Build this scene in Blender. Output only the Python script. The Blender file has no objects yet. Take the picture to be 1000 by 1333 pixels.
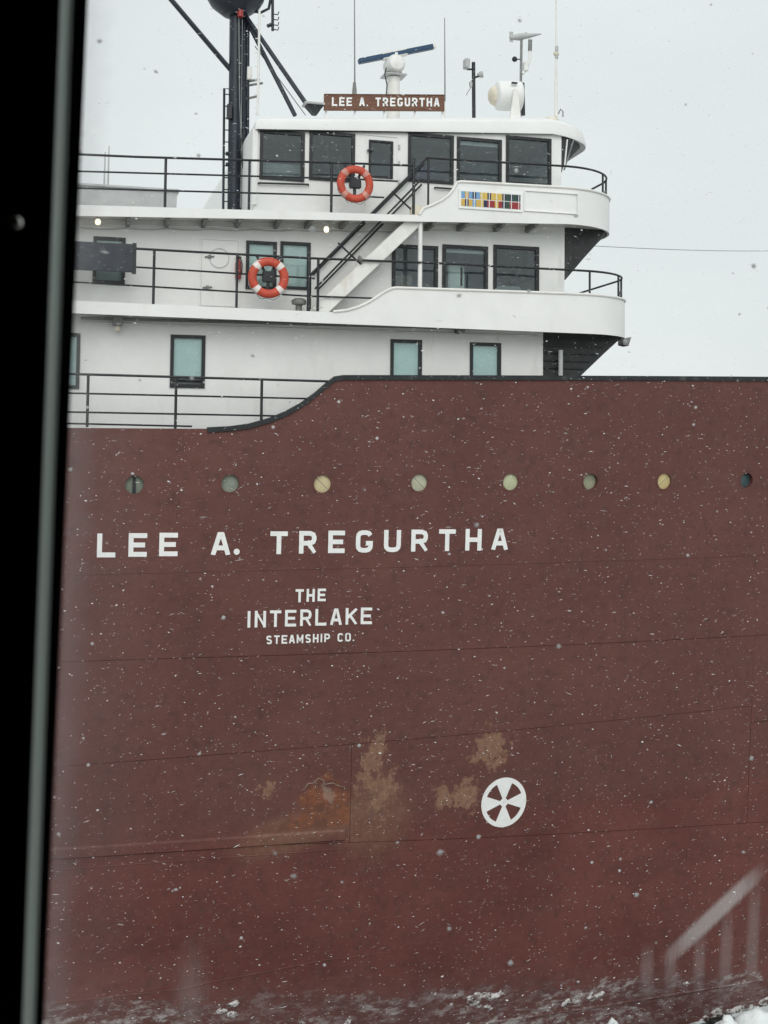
import bpy, bmesh, math, random
from mathutils import Vector, Matrix
random.seed(7)
C = bpy.context.scene.collection
S = bpy.context.scene
R = math.radians

# ------------------------------------------------------------ camera, sky, sun, exposure
FPX, YAW, PITCH, ROLL, HOR = 1500.0, R(15.3), R(3.0), R(0.6), 560.0
EYE = Vector((-6.6, -24.1, 12.8))
PCX, PCY = 500.0, HOR - FPX*math.tan(PITCH)
camd = bpy.data.cameras.new('camera'); cam = bpy.data.objects.new('camera', camd); C.objects.link(cam)
RM = Matrix.Rotation(-YAW, 3, 'Z') @ Matrix.Rotation(math.pi/2 + PITCH, 3, 'X') @ Matrix.Rotation(ROLL, 3, 'Z')
cam.matrix_world = Matrix.Translation(EYE) @ RM.to_4x4()
camd.sensor_fit = 'HORIZONTAL'; camd.sensor_width = 36.0; camd.lens = 36.0*FPX/1000
camd.shift_y = -(666.5 - PCY)/1000
camd.clip_start = 0.02; camd.clip_end = 5000
camd.dof.use_dof = True; camd.dof.focus_distance = 25.0; camd.dof.aperture_fstop = 13.0
S.camera = cam

SUN_EL, SUN_AZ = R(36), R(192)          # azimuth from +Y, clockwise; the light comes from the camera's side
w = bpy.data.worlds.new('World'); S.world = w; w.use_nodes = True
wn = w.node_tree.nodes; wl = w.node_tree.links; wn.clear()
sky = wn.new('ShaderNodeTexSky'); sky.sky_type = 'NISHITA'; sky.sun_disc = False
sky.sun_elevation = SUN_EL; sky.sun_rotation = SUN_AZ; sky.air_density = 1; sky.dust_density = 4
tcw = wn.new('ShaderNodeTexCoord')
mp = wn.new('ShaderNodeMapping'); mp.inputs['Scale'].default_value = (1, 1, 2.6)
nz = wn.new('ShaderNodeTexNoise'); nz.inputs['Scale'].default_value = 2.6; nz.inputs['Detail'].default_value = 5
nz.inputs['Roughness'].default_value = 0.55
cr = wn.new('ShaderNodeMapRange'); cr.inputs['From Min'].default_value = .3; cr.inputs['From Max'].default_value = .72
cr.inputs['To Min'].default_value = 0; cr.inputs['To Max'].default_value = 1
cl = wn.new('ShaderNodeMixRGB'); cl.inputs[1].default_value = (7.7, 8.2, 8.25, 1); cl.inputs[2].default_value = (8.4, 8.9, 8.9, 1)
mx = wn.new('ShaderNodeMixRGB'); mx.inputs[0].default_value = .94          # a closed cloud deck over the clear sky
bg = wn.new('ShaderNodeBackground'); bg.inputs['Strength'].default_value = 0.1
wo = wn.new('ShaderNodeOutputWorld')
wl.new(tcw.outputs['Generated'], mp.inputs[0]); wl.new(mp.outputs[0], nz.inputs['Vector']); wl.new(nz.outputs[0], cr.inputs[0])
wl.new(cr.outputs[0], cl.inputs[0]); wl.new(sky.outputs[0], mx.inputs[1]); wl.new(cl.outputs[0], mx.inputs[2])
wl.new(mx.outputs[0], bg.inputs[0]); wl.new(bg.outputs[0], wo.inputs[0])
sd = bpy.data.lights.new('sun', 'SUN'); sd.energy = 1.35; sd.angle = R(50); sd.color = (1, .985, .96)
so = bpy.data.objects.new('sun', sd); C.objects.link(so)
sv = Vector((math.sin(SUN_AZ)*math.cos(SUN_EL), math.cos(SUN_AZ)*math.cos(SUN_EL), math.sin(SUN_EL)))
so.rotation_euler = sv.to_track_quat('Z', 'Y').to_euler(); so.location = (0, -30, 60)
S.view_settings.view_transform = 'Standard'; S.view_settings.look = 'None'
S.view_settings.exposure = 0.06; S.view_settings.gamma = 1.0

# ------------------------------------------------------------ measuring: photo direction -> point on a vertical plane of the ship
def ray(px, py):
    return RM @ Vector(((px-PCX)/FPX, -(py-PCY)/FPX, -1.0))
def at(px, py, Y):
    d = ray(px, py); t = (Y-EYE.y)/d.y
    return EYE + d*t
def project(p):
    q = RM.transposed() @ (Vector(p)-EYE)
    return PCX + FPX*q.x/-q.z, PCY - FPX*q.y/-q.z

# ------------------------------------------------------------ materials
def lin(c):
    return tuple(((v/255)/12.92 if v/255 <= .04045 else ((v/255+.055)/1.055)**2.4) for v in c)
def nd(nt, t, ins=None, **kw):
    n = nt.nodes.new(t)
    for k, v in kw.items(): setattr(n, k, v)
    for k, v in (ins or {}).items():
        if isinstance(v, bpy.types.NodeSocket): nt.links.new(v, n.inputs[k])
        else: n.inputs[k].default_value = v
    return n
def newmat(name):
    m = bpy.data.materials.new(name); m.use_nodes = True
    return m, m.node_tree, m.node_tree.nodes['Principled BSDF']
def mathn(nt, op, a, b=0.0, c=0.0):
    return nd(nt, 'ShaderNodeMath', {0: a, 1: b, 2: c}, operation=op).outputs[0]
def mrange(nt, v, a, b, c=0.0, d=1.0, smooth=True):
    return nd(nt, 'ShaderNodeMapRange', {0: v, 1: a, 2: b, 3: c, 4: d}, interpolation_type='SMOOTHSTEP' if smooth else 'LINEAR').outputs[0]
def mixc(nt, f, a, b):
    return nd(nt, 'ShaderNodeMixRGB', {0: f, 1: a, 2: b}).outputs[0]
def c4(c): return (c[0], c[1], c[2], 1)
def noise(nt, vec, scale, detail=4, rough=.55, sc=None):
    if sc: vec = nd(nt, 'ShaderNodeMapping', {'Vector': vec, 'Scale': sc}).outputs[0]
    return nd(nt, 'ShaderNodeTexNoise', {'Vector': vec, 'Scale': scale, 'Detail': detail, 'Roughness': rough}).outputs[0]
def painted(name, col, rough=.5, var=.12, scale=3.0, dirt=None, dirt_amt=.0, bump=.05, metal=0, spec=.4):
    """paint with uneven tone, fine relief and optional streaky dirt"""
    m, nt, b = newmat(name)
    pos = nd(nt, 'ShaderNodeNewGeometry').outputs['Position']
    n1 = noise(nt, pos, scale, 5)
    dk = tuple(v*(1-var) for v in col); lt = tuple(min(1, v*(1+var)) for v in col)
    c = mixc(nt, mrange(nt, n1, .3, .7), c4(dk), c4(lt))
    if dirt:
        n2 = noise(nt, pos, 2.2, 6, .65, (1, 1, .18))
        c = mixc(nt, mathn(nt, 'MULTIPLY', mrange(nt, n2, .55, .8), dirt_amt), c, c4(dirt))
    nt.links.new(c, b.inputs['Base Color'])
    b.inputs['Roughness'].default_value = rough; b.inputs['Metallic'].default_value = metal
    b.inputs['Specular IOR Level'].default_value = spec
    if bump:
        nb = noise(nt, pos, 14, 4)
        if name.startswith('white_p'): nb = mathn(nt, 'ADD', nb, mathn(nt, 'MULTIPLY', noise(nt, pos, 1.3, 2), 6.0))
        bp = nd(nt, 'ShaderNodeBump', {'Height': nb, 'Strength': bump, 'Distance': .02})
        nt.links.new(bp.outputs[0], b.inputs['Normal'])
    return m
M = {}
M['white'] = painted('white_paint', (.80, .80, .785), .45, .03, 1.5, (.46, .41, .34), .5, .16)
M['deckwhite'] = painted('white_fascia_paint', (.82, .82, .81), .45, .03, 1.2, (.55, .50, .43), .25, .06)
M['black'] = painted('black_paint', (.018, .020, .023), .42, .2, 8, (.10, .09, .08), .25)
M['railblack'] = painted('black_rail_paint', (.016, .018, .021), .4, .2, 10)
M['mast'] = painted('mast_paint', (.018, .024, .036), .38, .25, 4, (.12, .12, .12), .3)
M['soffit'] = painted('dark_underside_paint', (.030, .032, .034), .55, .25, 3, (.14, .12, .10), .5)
M['capblack'] = painted('bulwark_cap_paint', (.017, .020, .022), .5, .3, 6, (.16, .15, .14), .5)
M['red'] = painted('life_ring_orange', (.52, .075, .042), .5, .1, 6)
M['tape'] = painted('reflective_tape', (.78, .72, .68), .35, .05, 6)
M['tape_worn'] = painted('worn_tape', (.58, .26, .21), .45, .15, 8)
M['grey'] = painted('grey_paint', (.46, .47, .47), .5, .08, 3, (.3, .27, .22), .4)
M['vent'] = painted('vent_grey', (.20, .20, .19), .55, .1, 6)
M['brown'] = None
M['letter'] = painted('white_lettering', (.84, .85, .84), .5, .04, 6)
M['cream'] = painted('cream_fitting', (.70, .64, .52), .5, .08, 8, (.35, .2, .1), .5)
M['radarblue'] = painted('radar_blue', (.025, .065, .13), .4, .1, 4)
M['rubber'] = painted('black_rubber', (.010, .010, .014), .8, .2, 30, spec=.1)
M['jamb'] = painted('dark_frame', (.035, .030, .032), .6, .2, 20, spec=.2)
M['alu'] = painted('greenish_aluminium', (.66, .76, .69), .45, .04, 20)
M['chrome'] = painted('polished_screw', (.85, .85, .78), .18, .02, 5, bump=0, metal=1)
M['rail_grey'] = painted('weathered_steel', (.20, .21, .21), .5, .15, 10)
M['scale'] = painted('peeling_paint_edge', (.30, .21, .17), .6, .2, 12)
M['steelwhite'] = painted('white_steel', (.78, .77, .74), .45, .05, 4, (.42, .30, .18), .7)
M['extred'] = painted('extinguisher_red', (.30, .05, .05), .4, .1, 8)
M['room'] = painted('dark_room_wall', (.03, .03, .032), .8, .1, 3)
M['interior'] = painted('wheelhouse_interior', (.38, .52, .62), .7, .35, 1.3)
M['blind'] = painted('teal_blind', (.66, .82, .80), .7, .05, 1.0)
M['palebl'] = painted('pale_blind', (.64, .76, .73), .7, .08, 1.0)
M['shade'] = painted('grey_shade', (.30, .35, .36), .7, .1, 2.0)
for k, v in dict(yellow=(.66, .46, .10), blue=(.18, .35, .60), dkred=(.30, .03, .035), dkgreen=(.03, .07, .05), navy=(.02, .03, .08), gold=(.62, .40, .09), rwhite=(.75, .75, .7)).items():
    M['rb_'+k] = painted('ribbon_'+k, v, .5, .05, 10, bump=0)

def wood():
    m, nt, b = newmat('brown_board')
    pos = nd(nt, 'ShaderNodeNewGeometry').outputs['Position']
    n = noise(nt, pos, 6, 6, .6, (.6, 1, 7))
    c = mixc(nt, mrange(nt, n, .25, .75), c4((.085, .036, .020)), c4((.20, .088, .048)))
    nt.links.new(c, b.inputs['Base Color']); b.inputs['Roughness'].default_value = .6
    return m
M['brown'] = wood()
def glass_dark(name, tint, trans, rough=.03):
    """ship's window: tinted see-through pane with a mirror-like coat"""
    m, nt, b = newmat(name)
    tr = nd(nt, 'ShaderNodeBsdfTransparent', {'Color': c4(tint)})
    gl = nd(nt, 'ShaderNodeBsdfGlossy', {'Color': (1, 1, 1, 1), 'Roughness': rough})
    fr = nd(nt, 'ShaderNodeFresnel', {'IOR': 1.5})
    pos = nd(nt, 'ShaderNodeNewGeometry').outputs['Position']
    bp = nd(nt, 'ShaderNodeBump', {'Height': noise(nt, pos, 1.1, 2), 'Strength': .15, 'Distance': .05})
    nt.links.new(bp.outputs[0], gl.inputs['Normal'])
    mxs = nd(nt, 'ShaderNodeMixShader', {0: fr.outputs[0], 1: tr.outputs[0], 2: gl.outputs[0]})
    di = nd(nt, 'ShaderNodeBsdfDiffuse', {'Color': (.6, .62, .62, 1)})
    dr = mrange(nt, noise(nt, pos, 26, 3, .6), .60, .80, .02, .35)
    m2 = nd(nt, 'ShaderNodeMixShader', {0: dr, 1: mxs.outputs[0], 2: di.outputs[0]})
    nt.links.new(m2.outputs[0], nt.nodes['Material Output'].inputs[0])
    return m
M['pane'] = glass_dark('ship_window_glass', (.92, .96, .96), .5)
M['bulb'], _nt, _b = newmat('lit_bulb')
_b.inputs['Emission Color'].default_value = (1, .84, .58, 1); _b.inputs['Emission Strength'].default_value = 1.5
M['redlight'], _nt, _b = newmat('red_lens')
_b.inputs['Base Color'].default_value = (.35, .03, .03, 1); _b.inputs['Roughness'].default_value = .3
M['snow'], _nt, _b = newmat('snow')
_p = nd(_nt, 'ShaderNodeNewGeometry').outputs['Position']
_bp = nd(_nt, 'ShaderNodeBump', {'Height': noise(_nt, _p, 9, 6), 'Strength': .5, 'Distance': .05})
_nt.links.new(_bp.outputs[0], _b.inputs['Normal'])
_nt.links.new(mixc(_nt, noise(_nt, _p, 3, 4), c4((.66, .72, .72)), c4((.86, .88, .88))), _b.inputs['Base Color'])
_b.inputs['Roughness'].default_value = .75
M['flake'], _nt, _b = newmat('snowflake')
_d = nd(_nt, 'ShaderNodeBsdfDiffuse', {'Color': (.97, .97, .97, 1)}); _t = nd(_nt, 'ShaderNodeBsdfTranslucent', {'Color': (1, 1, 1, 1)})
_mx = nd(_nt, 'ShaderNodeMixShader', {0: .6, 1: _d.outputs[0], 2: _t.outputs[0]}); _nt.links.new(_mx.outputs[0], _nt.nodes['Material Output'].inputs[0])
M['water'], _nt, _b = newmat('lake_water')
_p = nd(_nt, 'ShaderNodeNewGeometry').outputs['Position']
_ice = mrange(_nt, noise(_nt, _p, .5, 6, .6), .44, .5)
_nt.links.new(mixc(_nt, _ice, c4((.015, .02, .02)), c4((.62, .68, .68))), _b.inputs['Base Color'])
_nt.links.new(mrange(_nt, _ice, 0, 1, .08, .7), _b.inputs['Roughness'])
M['concrete'] = painted('concrete', (.30, .29, .27), .85, .15, 2, (.12, .11, .10), .5, .4)

# ------------------------------------------------------------ mesh helpers
class MB:
    def __init__(s): s.v = []; s.f = []
    def add(s, vs, fs):
        o = len(s.v); s.v += [Vector(v) for v in vs]; s.f += [tuple(i+o for i in f) for f in fs]; return s
    def box(s, a, b):
        x0, y0, z0 = [min(a[i], b[i]) for i in range(3)]; x1, y1, z1 = [max(a[i], b[i]) for i in range(3)]
        return s.add([(x0,y0,z0),(x1,y0,z0),(x1,y1,z0),(x0,y1,z0),(x0,y0,z1),(x1,y0,z1),(x1,y1,z1),(x0,y1,z1)],
                     [(0,3,2,1),(4,5,6,7),(0,1,5,4),(1,2,6,5),(2,3,7,6),(3,0,4,7)])
    def hexa(s, lo, hi):
        """8-corner solid: lo = 4 points, hi = 4 points"""
        return s.add(list(lo)+list(hi), [(0,3,2,1),(4,5,6,7),(0,1,5,4),(1,2,6,5),(2,3,7,6),(3,0,4,7)])
    def tube(s, pts, r, n=8, closed=False):
        pts = [Vector(p) for p in pts]; rs = r if isinstance(r, (list, tuple)) else [r]*len(pts)
        vs = []; fs = []; N = len(pts); up = None
        for i, p in enumerate(pts):
            a = pts[i-1] if (i > 0 or closed) else p; b = pts[(i+1) % N] if (i < N-1 or closed) else p
            t = (b-a).normalized()
            if up is None:
                up = t.orthogonal().normalized()
            else:
                up = (up - t*up.dot(t)); up = up.normalized() if up.length > 1e-6 else t.orthogonal().normalized()
            q = t.cross(up)
            for k in range(n):
                an = 2*math.pi*k/n; vs.append(p + (up*math.cos(an)+q*math.sin(an))*rs[i])
        for i in range(N if closed else N-1):
            j = (i+1) % N
            for k in range(n):
                l = (k+1) % n; fs.append((i*n+k, i*n+l, j*n+l, j*n+k))
        if not closed:
            fs.append(tuple(range(n-1, -1, -1))); fs.append(tuple((N-1)*n+k for k in range(n)))
        return s.add(vs, fs)
    def lathe(s, c, axis, prof, n=20):
        """prof: list of (radius, height along axis)"""
        c = Vector(c); t = Vector(axis).normalized(); u = t.orthogonal().normalized(); q = t.cross(u)
        vs = []; fs = []
        for r, h in prof:
            for k in range(n):
                an = 2*math.pi*k/n; vs.append(c + t*h + (u*math.cos(an)+q*math.sin(an))*max(r, 1e-4))
        for i in range(len(prof)-1):
            for k in range(n):
                l = (k+1) % n; fs.append((i*n+k, i*n+l, (i+1)*n+l, (i+1)*n+k))
        fs.append(tuple(range(n-1, -1, -1))); fs.append(tuple((len(prof)-1)*n+k for k in range(n)))
        return s.add(vs, fs)
    def build(s, name, mat, parent=None, smooth=False, bevel=0, label=None):
        me = bpy.data.meshes.new(name)
        org = Vector((0, 0, 0)); p = parent
        while p is not None:
            org += p.location; p = p.parent
        me.from_pydata([tuple(v-org) for v in s.v], [], s.f); me.update()
        bm = bmesh.new(); bm.from_mesh(me); bmesh.ops.recalc_face_normals(bm, faces=bm.faces)
        if bevel: bmesh.ops.bevel(bm, geom=bm.edges[:], offset=bevel, segments=2, affect='EDGES', clamp_overlap=True)
        bm.to_mesh(me); bm.free()
        o = bpy.data.objects.new(name, me); C.objects.link(o)
        me.materials.append(mat)
        if smooth:
            for f in me.polygons: f.use_smooth = True
            try: me.set_sharp_from_angle(angle=R(40))
            except Exception: pass
        if parent: o.parent = parent
        if label: o['label'] = label
        return o
def thing(name, label, cat, loc=(0, 0, 0), group=None):
    o = bpy.data.objects.new(name, None); C.objects.link(o); o.location = loc; o.empty_display_size = .2
    return tag(o, label, cat, group)
def tag(o, label, cat, group=None):
    o['label'] = label; o['category'] = cat
    if group: o['group'] = group
    return o
def struct(o): o['kind'] = 'structure'; return o
def lerp(a, b, t): return a + (b-a)*t
def line(p, q):
    """height as a function of x along the ship, from two measured points"""
    return lambda x: p.z + (q.z-p.z)*(x-p.x)/(q.x-p.x)

# ------------------------------------------------------------ the ship's lines
CY = 10.0                     # centre line
def sm(t): t = max(0, min(1, t)); return t*t*(3-2*t)
def hullY(x, z, off=0.0):
    d = max(0.0, 14.2 - z)
    s = .03 + .05*sm((x+9)/18)
    y = s*d + (.0062*(x+1.0)**2 if x > -1 else 0) + (.0009*(x-11)**3 if x > 11 else 0)
    return min(y, CY) - off
def hull_at(px, py):
    Y = 0.2
    for _ in range(12):
        p = at(px, py, Y); Y = hullY(p.x, p.z)
    return at(px, py, Y)
XL, XR = -70.0, 27.5
ship = thing('lake_freighter', 'big dark red lake freighter with stacked white bridge decks, moored alongside', 'ship', (0, 0, 0))

# seams (photo pairs) -> lines on the hull
def seam(a, b): return line(hull_at(*a), hull_at(*b))
s1 = seam((130, 748), (990, 723)); s2 = seam((130, 860), (990, 827)); s3 = seam((130, 994), (950, 922))
s4 = seam((90, 1106), (640, 1090)); s5 = lambda x: 1.62; s6 = lambda x: -2.2
sPt = lambda x: s1(x) + 2.35; sPb = lambda x: s1(x) + 1.35
# bulwark top profile
prof = [(-70, None), (100, 557), (240, 558), (270, 558), (300, 556.5), (325, 553), (350, 546), (372, 537), (392, 526), (410, 513), (424, 501), (436, 491.5), (446, 490)]
ptsTop = [hull_at(px, py) for px, py in prof[1:]]
pR = hull_at(1000, 492); ptsTop.append(pR)
def ztop(x):
    if x <= ptsTop[0].x: return ptsTop[0].z
    for a, b in zip(ptsTop, ptsTop[1:]):
        if x <= b.x: return lerp(a.z, b.z, (x-a.x)/(b.x-a.x))
    return pR.z + (x-pR.x)*.012

# ---- hull paint
def hull_mat():
    xb2_ = hull_at(456, 1050).x
    m, nt, b = newmat('dark_red_hull_paint')
    pos = nd(nt, 'ShaderNodeNewGeometry').outputs['Position']
    sp = nd(nt, 'ShaderNodeSeparateXYZ', {0: pos}); X, Z = sp.outputs[0], sp.outputs[2]
    big = noise(nt, pos, .35, 5, .6); fine = noise(nt, pos, 9, 6, .65); streak = noise(nt, pos, 1.2, 6, .65, (1.6, 1.6, .12))
    edge = noise(nt, pos, 3.2, 5, .65); grain = noise(nt, pos, 60, 2, .5)
    upper = mixc(nt, mrange(nt, big, .3, .7), c4((.116, .045, .039)), c4((.138, .055, .047)))
    lower = mixc(nt, mrange(nt, big, .3, .7), c4((.120, .038, .033)), c4((.155, .052, .044)))
    grime = mrange(nt, noise(nt, pos, .55, 6, .65, (.5, 1, 1.6)), .45, .68)
    lower = mixc(nt, mathn(nt, 'MULTIPLY', grime, .55), lower, c4((.075, .027, .024)))
    lower = mixc(nt, mrange(nt, noise(nt, pos, 2.0, 5, .7, (.22, 1, 2.6)), .55, .72, 0, .45), lower, c4((.165, .065, .054)))
    lowm = mrange(nt, mathn(nt, 'ADD', Z, mathn(nt, 'MULTIPLY', edge, .5)), 4.55 + .25, 3.95 + .25)
    col = mixc(nt, lowm, upper, lower)
    col = mixc(nt, mrange(nt, streak, .52, .78, 0, .35), col, c4((.080, .038, .034)))
    col = mixc(nt, mrange(nt, fine, .52, .72, 0, .40), col, c4((.165, .085, .074)))
    col = mixc(nt, mrange(nt, noise(nt, pos, 5, 5, .7), .50, .68, 0, .55), col, c4((.070, .035, .030)))
    col = mixc(nt, mrange(nt, noise(nt, pos, .8, 4, .6, (1, 1, 2.2)), .50, .72, 0, .22), col, c4((.125, .068, .058)))
    col = mixc(nt, mrange(nt, grain, .62, .75, 0, .35), col, c4((.24, .16, .14)))
    def blob(pxc, pyc, rpx, rpy, amp, ang=0.0, soft=.06, nz=edge, pw=2):
        p = hull_at(pxc, pyc); k = 1/ (FPX/(RM.transposed() @ (p-EYE)).z*-1)
        dx = mathn(nt, 'SUBTRACT', X, p.x); dz = mathn(nt, 'SUBTRACT', Z, p.z)
        ca, sa = math.cos(ang), math.sin(ang)
        u = mathn(nt, 'ADD', mathn(nt, 'MULTIPLY', dx, ca/(rpx*k)), mathn(nt, 'MULTIPLY', dz, sa/(rpx*k)))
        v = mathn(nt, 'ADD', mathn(nt, 'MULTIPLY', dx, -sa/(rpy*k)), mathn(nt, 'MULTIPLY', dz, ca/(rpy*k)))
        d = mathn(nt, 'POWER', mathn(nt, 'ADD', mathn(nt, 'POWER', mathn(nt, 'ABSOLUTE', u), float(pw)), mathn(nt, 'POWER', mathn(nt, 'ABSOLUTE', v), float(pw))), 1.0/pw)
        d = mathn(nt, 'ADD', d, mathn(nt, 'MULTIPLY', mathn(nt, 'SUBTRACT', nz, .5), amp))
        return mrange(nt, d, 1+soft, 1-soft)
    patch = mrange(nt, noise(nt, pos, 3.6, 9, .80, (1, 1, .8)), .38, .62, 0, 1, False)
    tan = mixc(nt, mrange(nt, fine, .3, .7), c4((.19, .105, .068)), c4((.29, .165, .11)))
    rust = mixc(nt, mrange(nt, streak, .35, .65), c4((.10, .035, .018)), c4((.25, .088, .036)))
    for a in ((482, 992, 15, 28, 2.2), (498, 1024, 14, 24, 2.6), (641, 971, 22, 20, 2.0), (586, 1036, 24, 10, 2.2), (612, 1036, 9, 16, 2.2), (347, 1028, 9, 8, 2.4)):
        col = mixc(nt, mathn(nt, 'MULTIPLY', blob(*a, nz=patch, soft=.04), .85), col, tan)
    col = mixc(nt, mathn(nt, 'MULTIPLY', blob(485, 1065, 48, 50, .9, soft=.45), .36), col, tan)
    col = mixc(nt, mathn(nt, 'MULTIPLY', blob(385, 1082, 75, 24, .6, .25, .5), .45), col, tan)
    bands = noise(nt, pos, 3.2, 7, .72, (1, 1, 1.15))
    rust = mixc(nt, mrange(nt, bands, .38, .62), c4((.095, .038, .026)), c4((.225, .082, .042)))
    cut = mathn(nt, 'MULTIPLY', mrange(nt, mathn(nt, 'SUBTRACT', Z, hull_at(420, 1080).z), -.02, .10), mrange(nt, mathn(nt, 'SUBTRACT', X, xb2_), .01, -.01))
    dome = mathn(nt, 'MAXIMUM', blob(424, 1050, 36, 40, .45, 0, .10, nz=patch), blob(400, 1072, 50, 16, 1.2, .30, .5, nz=patch))
    dome = mathn(nt, 'MULTIPLY', dome, cut)
    col = mixc(nt, mathn(nt, 'MULTIPLY', dome, mrange(nt, bands, .3, .6, .35, .9)), col, rust)
    col = mixc(nt, mathn(nt, 'MULTIPLY', blob(428, 1038, 7, 16, 2.4, .2, .2, nz=patch), .45), col, c4((.36, .27, .22)))
    # pale diagonal bar, uprights below it and a lone streak, mixed into the plating colour
    pale_grey = c4((.50, .47, .46))
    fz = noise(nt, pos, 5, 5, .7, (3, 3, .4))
    col = mixc(nt, mathn(nt, 'MULTIPLY', blob(931, 1190, 70, 11, .5, R(33), .45, nz=fz, pw=4), .58), col, pale_grey)
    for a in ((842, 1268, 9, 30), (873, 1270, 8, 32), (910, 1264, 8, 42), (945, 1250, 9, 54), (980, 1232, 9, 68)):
        col = mixc(nt, mathn(nt, 'MULTIPLY', blob(*a, .9, 0, .55, nz=fz, pw=4), .17), col, pale_grey)
    col = mixc(nt, mathn(nt, 'MULTIPLY', blob(248, 1300, 16, 50, 1.6, 0, .9, nz=fz), .15), col, pale_grey)
    # ragged ice at the waterline
    zl = line(hull_at(90, 1306), hull_at(1000, 1268)); sl = zl(1)-zl(0)
    zi = mathn(nt, 'SUBTRACT', mathn(nt, 'SUBTRACT', Z, mathn(nt, 'MULTIPLY', X, sl)), zl(0))
    rag = noise(nt, pos, 1.5, 6, .72, (.7, 1, 2.0))
    wet = mrange(nt, mathn(nt, 'ADD', zi, mathn(nt, 'MULTIPLY', mathn(nt, 'SUBTRACT', rag, .5), 1.6)), .12, -.05)
    wide = mrange(nt, noise(nt, pos, .55, 4, .6, (1, 1, 2.2)), .42, .60)
    brk = mathn(nt, 'MULTIPLY', mrange(nt, noise(nt, pos, 4.0, 8, .8, (.6, 1, 1.5)), .46, .62), mathn(nt, 'ADD', mathn(nt, 'MULTIPLY', wide, .75), .25))
    col = mixc(nt, mathn(nt, 'MULTIPLY', wet, .32), col, c4((.058, .024, .021)))
    col = mixc(nt, mathn(nt, 'MULTIPLY', wet, mathn(nt, 'MULTIPLY', brk, .8)), col, c4((.45, .43, .42)))
    dry = mrange(nt, mathn(nt, 'ADD', zi, mathn(nt, 'MULTIPLY', mathn(nt, 'SUBTRACT', edge, .5), 2.4)), .75, -.1)
    col = mixc(nt, mathn(nt, 'MULTIPLY', dry, .03), col, pale_grey)
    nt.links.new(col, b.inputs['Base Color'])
    b.inputs['Roughness'].default_value = .62; b.inputs['Specular IOR Level'].default_value = .3
    hgt = mathn(nt, 'ADD', mathn(nt, 'MULTIPLY', noise(nt, pos, .9, 2, .5), 1.0), mathn(nt, 'MULTIPLY', rag, .25))
    bp = nd(nt, 'ShaderNodeBump', {'Height': hgt, 'Strength': .6, 'Distance': .08})
    nt.links.new(bp.outputs[0], b.inputs['Normal'])
    return m
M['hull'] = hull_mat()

# ---- hull: inner shell, then the plates (strakes) standing proud of it with open joints
xs_all = [XL, -50, -35, -25] + [-20 + .5*i for i in range(96)]
xs_all = [x for x in xs_all if x < XR] + [XR]
hb = MB()
zs = [-3, 0, 1.6, 3.2, 4.8, 6.4, 8, 9.6, 11.2]
for mir in (0, 1):
    o = len(hb.v); nr = len(zs)+1
    for x in xs_all:
        for z in zs + [ztop(x)-.03]:
            y = hullY(x, z, -.22)
            hb.v.append(Vector((x, 2*CY - y if mir else y, z)))
    for i in range(len(xs_all)-1):
        for j in range(nr-1):
            a = o+i*nr+j; hb.f.append((a, a+nr, a+nr+1, a+1))
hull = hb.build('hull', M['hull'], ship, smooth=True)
def strake(xa, xb, bot, top, off=0.0, g=.005, extra=(), th=.028):
    xs = sorted(set([xa, xb] + [x for x in xs_all if xa < x < xb] + [x for x in extra if xa < x < xb]))
    mb = MB(); nr = 5
    for x in xs:
        z0, z1 = bot(x)+g, top(x)-g
        for j in range(nr):
            z = lerp(z0, z1, j/(nr-1)); mb.v.append(Vector((x, hullY(x, z, off), z)))
        for z in (z0, z1): mb.v.append(Vector((x, hullY(x, z, off)+th, z)))
    n = nr+2
    for i in range(len(xs)-1):
        a = i*n
        for j in range(nr-1): mb.f.append((a+j, a+n+j, a+n+j+1, a+j+1))
        mb.f.append((a+nr-1, a+n+nr-1, a+n+nr+1, a+nr+1)); mb.f.append((a, a+nr, a+n+nr, a+n))
    for i in (0, len(xs)-1):
        a = i*n; mb.f.append(tuple([a+j for j in range(nr)] + [a+nr+1, a+nr]))
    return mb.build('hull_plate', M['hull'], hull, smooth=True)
G = .009
strake(XL, XR, sPt, ztop, 0, 0, [p.x for p in ptsTop])
xb1 = hull_at(978, 930).x; xb2 = hull_at(456, 1050).x; xb3 = hull_at(978, 1010).x
strake(XL, XR, s2, s1, .0)
strake(XL, xb1, s3, s2, .004); strake(xb1+.008, XR, lambda x: s3(x)-.42, s2, .001)
strake(XL, xb2, s4, s3, .002); strake(xb2+.01, xb1, s4, s3, -.003); strake(xb1+.008, XR, s4, lambda x: s3(x)-.42, .003)
strake(XL, XR, s6, s4, .002)
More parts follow.
